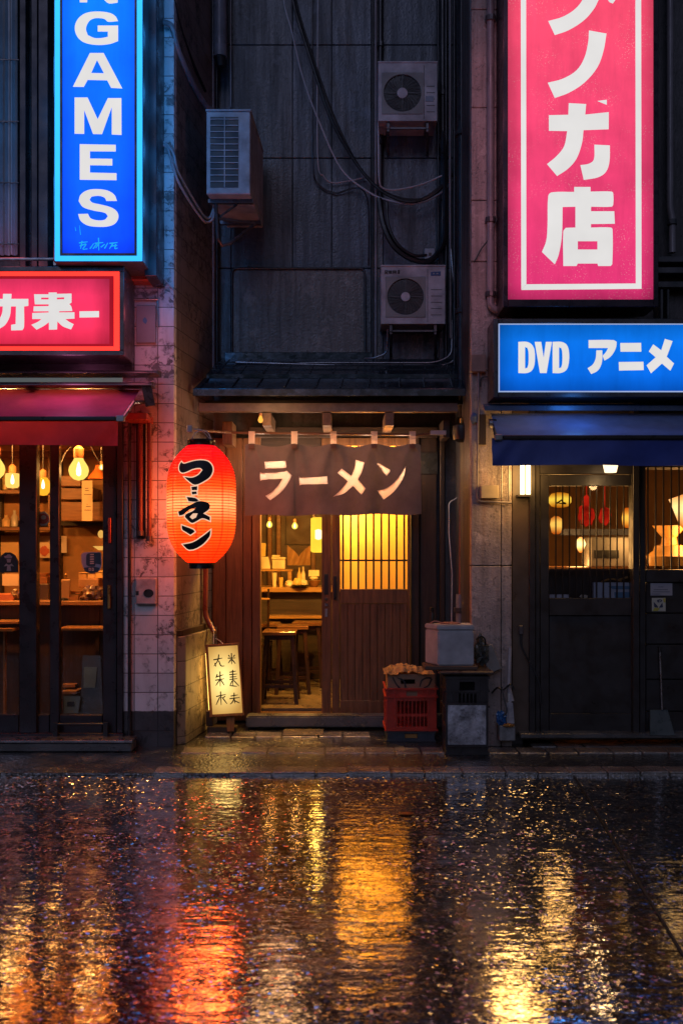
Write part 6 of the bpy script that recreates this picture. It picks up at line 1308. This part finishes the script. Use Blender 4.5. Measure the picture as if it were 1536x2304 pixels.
def rag(u, v):
    X = x0 - .03 + (x1 - x0 + .02) * u * .90; Y_ = y0 - .03 + .25 * v
    n_ = NZ.noise(Vector((u * 5, v * 4, .3))) * .030 + NZ.noise(Vector((u * 11 + v * 6, v * 9 - u * 4, 2.1))) * .018 + abs(NZ.noise(Vector((u * 7 - v * 5, v * 6, 5.0)))) * .022
    z = zc1 + .010 + max(0, n_ + .040 * math.sin(math.pi * min(1, u * 1.05)) * (.35 + .65 * math.sin(math.pi * v))) - (.010 * (1 - v * 5) if v < .2 else 0)
    return (X, Y_ + .012 * NZ.noise(Vector((u * 9, v * 3, 8))), z)
single('cloth_rag', MB().sheet(rag, 50, 24), fabric('tan_rag', (.40, .22, .10), .8, .2, 200, .35), 'crumpled tan cloth lying over the cardboard box', 'cloth', smooth=True)
# dark crate under a tray and the foam box
Yd = -.28
xd0, xd1 = wx(1003, Yd), wx(1098, Yd); zd0, zd1 = .002, wz(1522, Yd)
dc = crate('plastic_crate', 'tall black plastic crate with hand hole and a worn metal sheet in front', xd0, xd1, Yd, Yd + .25, zd0, zd1, M['crate_dark'], [[(.32, .82), (.68, .82), (.68, .93), (.32, .93)]] + grid_holes(.30, .72, .62, .78, 5, 1, .03, .02), grid_holes(.15, .85, .15, .8, 4, 3, .05, .05), .010, 'crates stacked by the ramen door', (.0, .60, .80))
t = NT('scuffed_tin'); v = t.coord(); a = t.noise(v, 7, 8, .7); bb = t.noise(v, 30, 6, .7); c2 = t.mix(t.ramp(a, .35, .6), (.04, .035, .035, 1), (.62, .64, .70, 1)); c2 = t.mix(t.ramp(bb, .55, .7, 0, .7), c2, (.03, .022, .02, 1))
M['tin'] = t.done(t.bsdf(c2, t.ramp(bb, .3, .7, .25, .6), .45, t.bump(bb, .4, .004)))
b = MB(); b.pbox(1006, 1586, 1094, 1677, Yd - .035, Yd - .018); o = single('metal_sheet', b, M['tin'], 'scuffed shiny metal sheet leaning on the black crate', 'metal sheet', bevel=.004)
b = MB(); frame_bars(b, 1002, 1583, 1098, 1681, 3.5, Yd - .040, Yd - .015); b.build('frame', M['crate_dark'], o)
ya, yb = -.315, -.012; xa, xb = wx(987, ya), wx(1112, ya)
b = MB(); b.hexa([(xa, ya, zd1 + .015), (xb, ya, zd1 + .015), (xb - .01, yb, zd1 + .015), (xa + .01, yb, zd1 + .015)], [(xa, ya, zd1 + .04), (xb, ya, zd1 + .04), (xb - .01, yb, zd1 + .04), (xa + .01, yb, zd1 + .04)]); single('wooden_tray', b, plain('brown_lid', (.07, .05, .045), .35, 0, .4, 7, .1), 'brown flat tray lying on top of the black crate', 'tray', bevel=.008)
b = MB(); zt_ = zd1 + .041; b.box(wx(955, -.26), wx(1075, -.26), -.26, -.04, zt_, zt_ + .03); single('folded_board', b, plain('folded_board', (.10, .06, .04), .6, 0, .4, 7, .2), 'flattened brown board between lid and foam box', 'board', bevel=.005)
zf0, zf1 = zt_ + .032, wz(1406, -.22)
fb = thing('foam_box', 'pale grey foam box with torn corner on top of the black crate', 'box', (wx(1018, -.15), -.15, zf0))
pts = [(wx(985, -.25), -.25), (wx(1066, -.25), -.245), (wx(1066, -.25) - .005, -.03), (wx(957, -.12), -.07)]
foam = plain('grimy_foam', (.42, .42, .44), .6, 0, .3, 9, .3, 110)
b = MB(); b.foot(pts, zf0, zf1 - .04); b.build('body', foam, fb, bevel=.008, seg=2)
cx_, cy_ = sum(p[0] for p in pts) / 4, sum(p[1] for p in pts) / 4; b = MB(); b.foot([(cx_ + (p[0] - cx_) * 1.02, cy_ + (p[1] - cy_) * 1.02) for p in pts], zf1 - .038, zf1); b.build('lid', foam, fb, bevel=.008, seg=2)
b = MB(); b.blob(P(1012, 1403, -.14), .075, .05, .012, .5, 7, 3, 6); b.wire([P(966, 1404, -.12), P(978, 1398, -.12), P(995, 1402, -.13)], .006); single('cloth_scrap', b, fabric('pink_rag', (.40, .2, .16)), 'thin pinkish rag on top of the foam box', 'rag', smooth=True)
b = MB(); b.lathe([(.016, 0), (.018, .06), (.012, .075), (.012, .085), (.017, .09), (.017, .115), (.010, .12)], Vector((wx(972, -.1), -.10, zf1 + .001)), 16); single('spray_bottle', b, M['black'], 'small black bottle standing at the back corner of the foam box', 'bottle', smooth=True)
# clutter behind, against the pier
b = MB(); b.blob(P(1082, 1468, -.07), .052, .05, .085, .7, 12, 3, 5); b.blob(P(1080, 1436, -.07), .018, .018, .035, .5, 3, 2, 5); single('rubbish_bag', b, plain('grey_green_bag', (.06, .065, .06), .25, 0, .4, 12, .3, 30), 'dark plastic bag squeezed between foam box and pier', 'bag', smooth=True)
b = MB(); b.wire([P(1070, 1440, -.10), P(1080, 1431, -.10), P(1091, 1440, -.10), P(1090, 1465, -.10), P(1083, 1490, -.10)], .006); single('bag_handle_wire', b, M['black'], 'bent black wire standing behind the foam box', 'wire')
b = MB(); b.box(-.05, .05, -.02, .02, -.10, .10, Matrix.Translation(P(1103, 1482, -.05)) @ Matrix.Rotation(R(-22), 4, 'Y')); single('concrete_slab', b, plain('grey_slab', (.22, .21, .2), .6, 0, .4, 10, .3), 'grey slab leaning at an angle behind the black crate', 'slab', bevel=.006)
# cleaning clutter right of the crates
b = MB(); b.pbox(1123, 1634, 1159, 1668, -.14, -.01); single('concrete_block', b, plain('pitted_block', (.24, .235, .23), .65, 0, .5, 14, .5), 'pitted concrete block on the pavement by the pier foot', 'block', bevel=.006)
jz = wz(1633, -.08)
b = MB(); b.hexa([P(1140, 1631, -.12), P(1157, 1632, -.12), P(1157, 1632, -.03), P(1140, 1631, -.03)], [P(1139, 1578, -.11), P(1153, 1578, -.11), P(1153, 1578, -.04), P(1139, 1578, -.04)]); o = single('jug', b, plain('cloudy_jug_plastic', (.36, .36, .40), .3, 0, .3, 10, .1), 'cloudy white jug standing on the concrete block', 'jug', bevel=.012, seg=2)
b = MB(); b.tube([P(1146, 1577, -.07), P(1145, 1560, -.07)], .014, 10); b.build('neck', M['white'], o)
b = MB(); b.blob(P(1127, 1618, -.10), .034, .026, .050, .8, 31, 3, 6); single('plastic_bag', b, plain('blue_plastic_bag', (.03, .13, .36), .2, 0, .4, 10, .3, 30), 'small blue plastic bag beside the cloudy jug', 'bag', smooth=True)
b = MB(); b.blob(P(1143, 1632, -.15), .040, .02, .012, .4, 14, 3, 5); single('leaf_scrap', b, plain('rust_orange_scrap', (.38, .16, .03), .5), 'orange brown scrap on the edge of the concrete block', 'scrap', smooth=True)
b = MB(); b.tube([P(1147, 1458, -.02), P(1144, 1545, -.06)], .014, 10); b.tube([P(1144, 1545, -.06), P(1150, 1578, -.07)], .016, 8, .022); single('brush_handle', b, plain('pale_handle', (.34, .33, .37), .35, 0, .3, 7, .1), 'pale long handled brush leaning on the pier edge', 'brush', smooth=True)
b = MB(); b.wire([P(1106, 1560, -.06), P(1118, 1548, -.08), P(1132, 1552, -.10), P(1148, 1540, -.10), P(1156, 1552, -.10)], .007); b.wire([P(1128, 1546, -.1), P(1134, 1575, -.12), P(1140, 1600, -.14), P(1132, 1612, -.14)], .005); single('hose', b, M['black'], 'tangled thin black hose over the jug', 'hose', smooth=True)
b = MB(); b.pbox(1167, 1408, 1177, 1428, .0, .028); o = single('wall_plug', b, M['trim'], 'small wall plug with black cord on the dark front of the right shop', 'plug', bevel=.003)
b = MB(); b.wire([P(1172, 1428, .012), P(1173, 1452, .012), P(1184, 1478, .01), P(1203, 1512, -.01), P(1214, 1545, -.01), P(1216, 1585, -.01)], .006); b.build('cord', M['black'], o)
# dustpan
dp = thing('dustpan', 'long handled dustpan leaning on the panelled wall at right', 'dustpan', P(1487, 1655, -.03))
b = MB(); b.hexa([P(1461, 1656, -.07), P(1519, 1656, -.07), P(1519, 1656, -.05), P(1461, 1656, -.05)], [P(1461, 1597, .02), P(1502, 1597, .02), P(1502, 1597, .028), P(1461, 1597, .028)]); b.build('pan', plain('grey_green_pan', (.06, .075, .075), .35, .2, .3, 7, .1), dp, bevel=.004)
b = MB(); b.tube([P(1489, 1597, .015), P(1484, 1468, .03)], .008, 8); b.build('handle', M['steel'], dp); b = MB(); b.tube([P(1484, 1468, .03), P(1483.5, 1455, .031)], .011, 8); b.build('grip', M['black'], dp)
# bits on the ground
b = MB(); b.hexa([P(634, 1650, .36) * 1, P(728, 1650, .36), (wx(732, .58), .60, .008), (wx(646, .58), .60, .008)], [Vector(q) + Vector((0, 0, .006)) for q in (P(634, 1650, .36), P(728, 1650, .36), (wx(732, .58), .60, .008), (wx(646, .58), .60, .008))])
for v in b.bm.verts: v.co.z = .009 + (.006 if v.index >= 4 or v.co.z > .012 else 0)
bm_ = MB(); bm_.box(wx(635, .37), wx(727, .37), .37, .60, .008, .015); single('metal_plate', bm_, plain('wet_cover_plate', (.30, .24, .14), .2, .5, .3, 5, .1), 'flat wet cover plate on the pavement before the ramen door', 'cover plate', bevel=.003)
b.bm.free()
b = MB(); lf = street_pt(912, 1834, .005); b.plate([smooth_loop([(-.045, 0), (-.02, .022), (.02, .024), (.05, .004), (.02, -.018), (-.02, -.016)], 3, 120)], lambda p: lf + Vector((p[0], p[1], .004 + .1 * p[0] * p[0])), (0, 0, -.002)); single('fallen_leaf', b, plain('orange_leaf', (.5, .14, .02), .35), 'single orange fallen leaf on the wet street', 'leaf')

th = thing('eave_bulb', 'small lit bulb under the eave beside the left rafter end', 'bulb', P(586, 930, .38))
b = MB(); c = P(586, 945, .38); b.lathe([(.002, -.022), (.014, -.018), (.021, 0), (.014, .022), (.009, .034)], c, 18); b.build('bulb', glow('eave_bulb_glow', rgb(255, 176, 70), 1.3, .05), th, smooth=True)
b = MB(); b.lathe([(.012, .035), (.012, .055), (.004, .06)], c, 14); b.build('socket', M['socket'], th, smooth=True)
b = MB(); b.tube([c + Vector((0, 0, .06)), P(592, 934, .47)], .004, 6); b.build('cord', M['black'], th)
lamp('bulb_light', c + Vector((.10, -.16, -.02)), 6, (1, .50, .20), th, .22)
# ================================================================ daylight left in the sky, camera
w = bpy.data.worlds.new('World'); S.world = w; w.use_nodes = True
nt = w.node_tree; bg = nt.nodes['Background']; sky = nt.nodes.new('ShaderNodeTexSky'); sky.sky_type = 'NISHITA'; sky.sun_disc = False
sky.sun_elevation = R(1.0); sky.sun_rotation = R(0); sky.ozone_density = 3.0; sky.air_density = 1.2; sky.dust_density = 0.4
nt.links.new(sky.outputs[0], bg.inputs[0]); bg.inputs[1].default_value = 0.085
sl_ = bpy.data.lights.new('sun', 'SUN'); sl_.energy = 0.38; sl_.angle = R(40); sl_.color = (.62, .64, 1)
so = bpy.data.objects.new('sun', sl_); COL.objects.link(so); so.rotation_euler = (R(58), 0, R(-14))
cd = bpy.data.cameras.new('camera'); cam = bpy.data.objects.new('camera', cd); COL.objects.link(cam); S.camera = cam
cam.location = (0, -DCAM, EYE); cam.rotation_euler = (R(90), 0, 0)
cd.sensor_fit = 'HORIZONTAL'; cd.sensor_width = 36; cd.lens = 36 * FOC / 1536; cd.shift_x = 0; cd.shift_y = (HY - 1152) / 1536
cd.clip_end = 500; cd.clip_start = 0.05; cd.dof.use_dof = True; cd.dof.focus_distance = 7.3; cd.dof.aperture_fstop = 3.6
S.view_settings.view_transform = 'Standard'; S.view_settings.look = 'None'; S.view_settings.exposure = 0; S.view_settings.gamma = 1
S.render.engine = 'CYCLES'; cy = S.cycles
cy.use_denoising = True
try: cy.denoiser = 'OPENIMAGEDENOISE'
except Exception: pass
cy.max_bounces = 8; cy.diffuse_bounces = 3; cy.glossy_bounces = 4; cy.transparent_max_bounces = 10; cy.transmission_bounces = 6
cy.sample_clamp_indirect = 6; cy.sample_clamp_direct = 0; cy.caustics_reflective = False; cy.caustics_refractive = False; cy.use_light_tree = True
cy.use_adaptive_sampling = True; cy.adaptive_threshold = 0.01
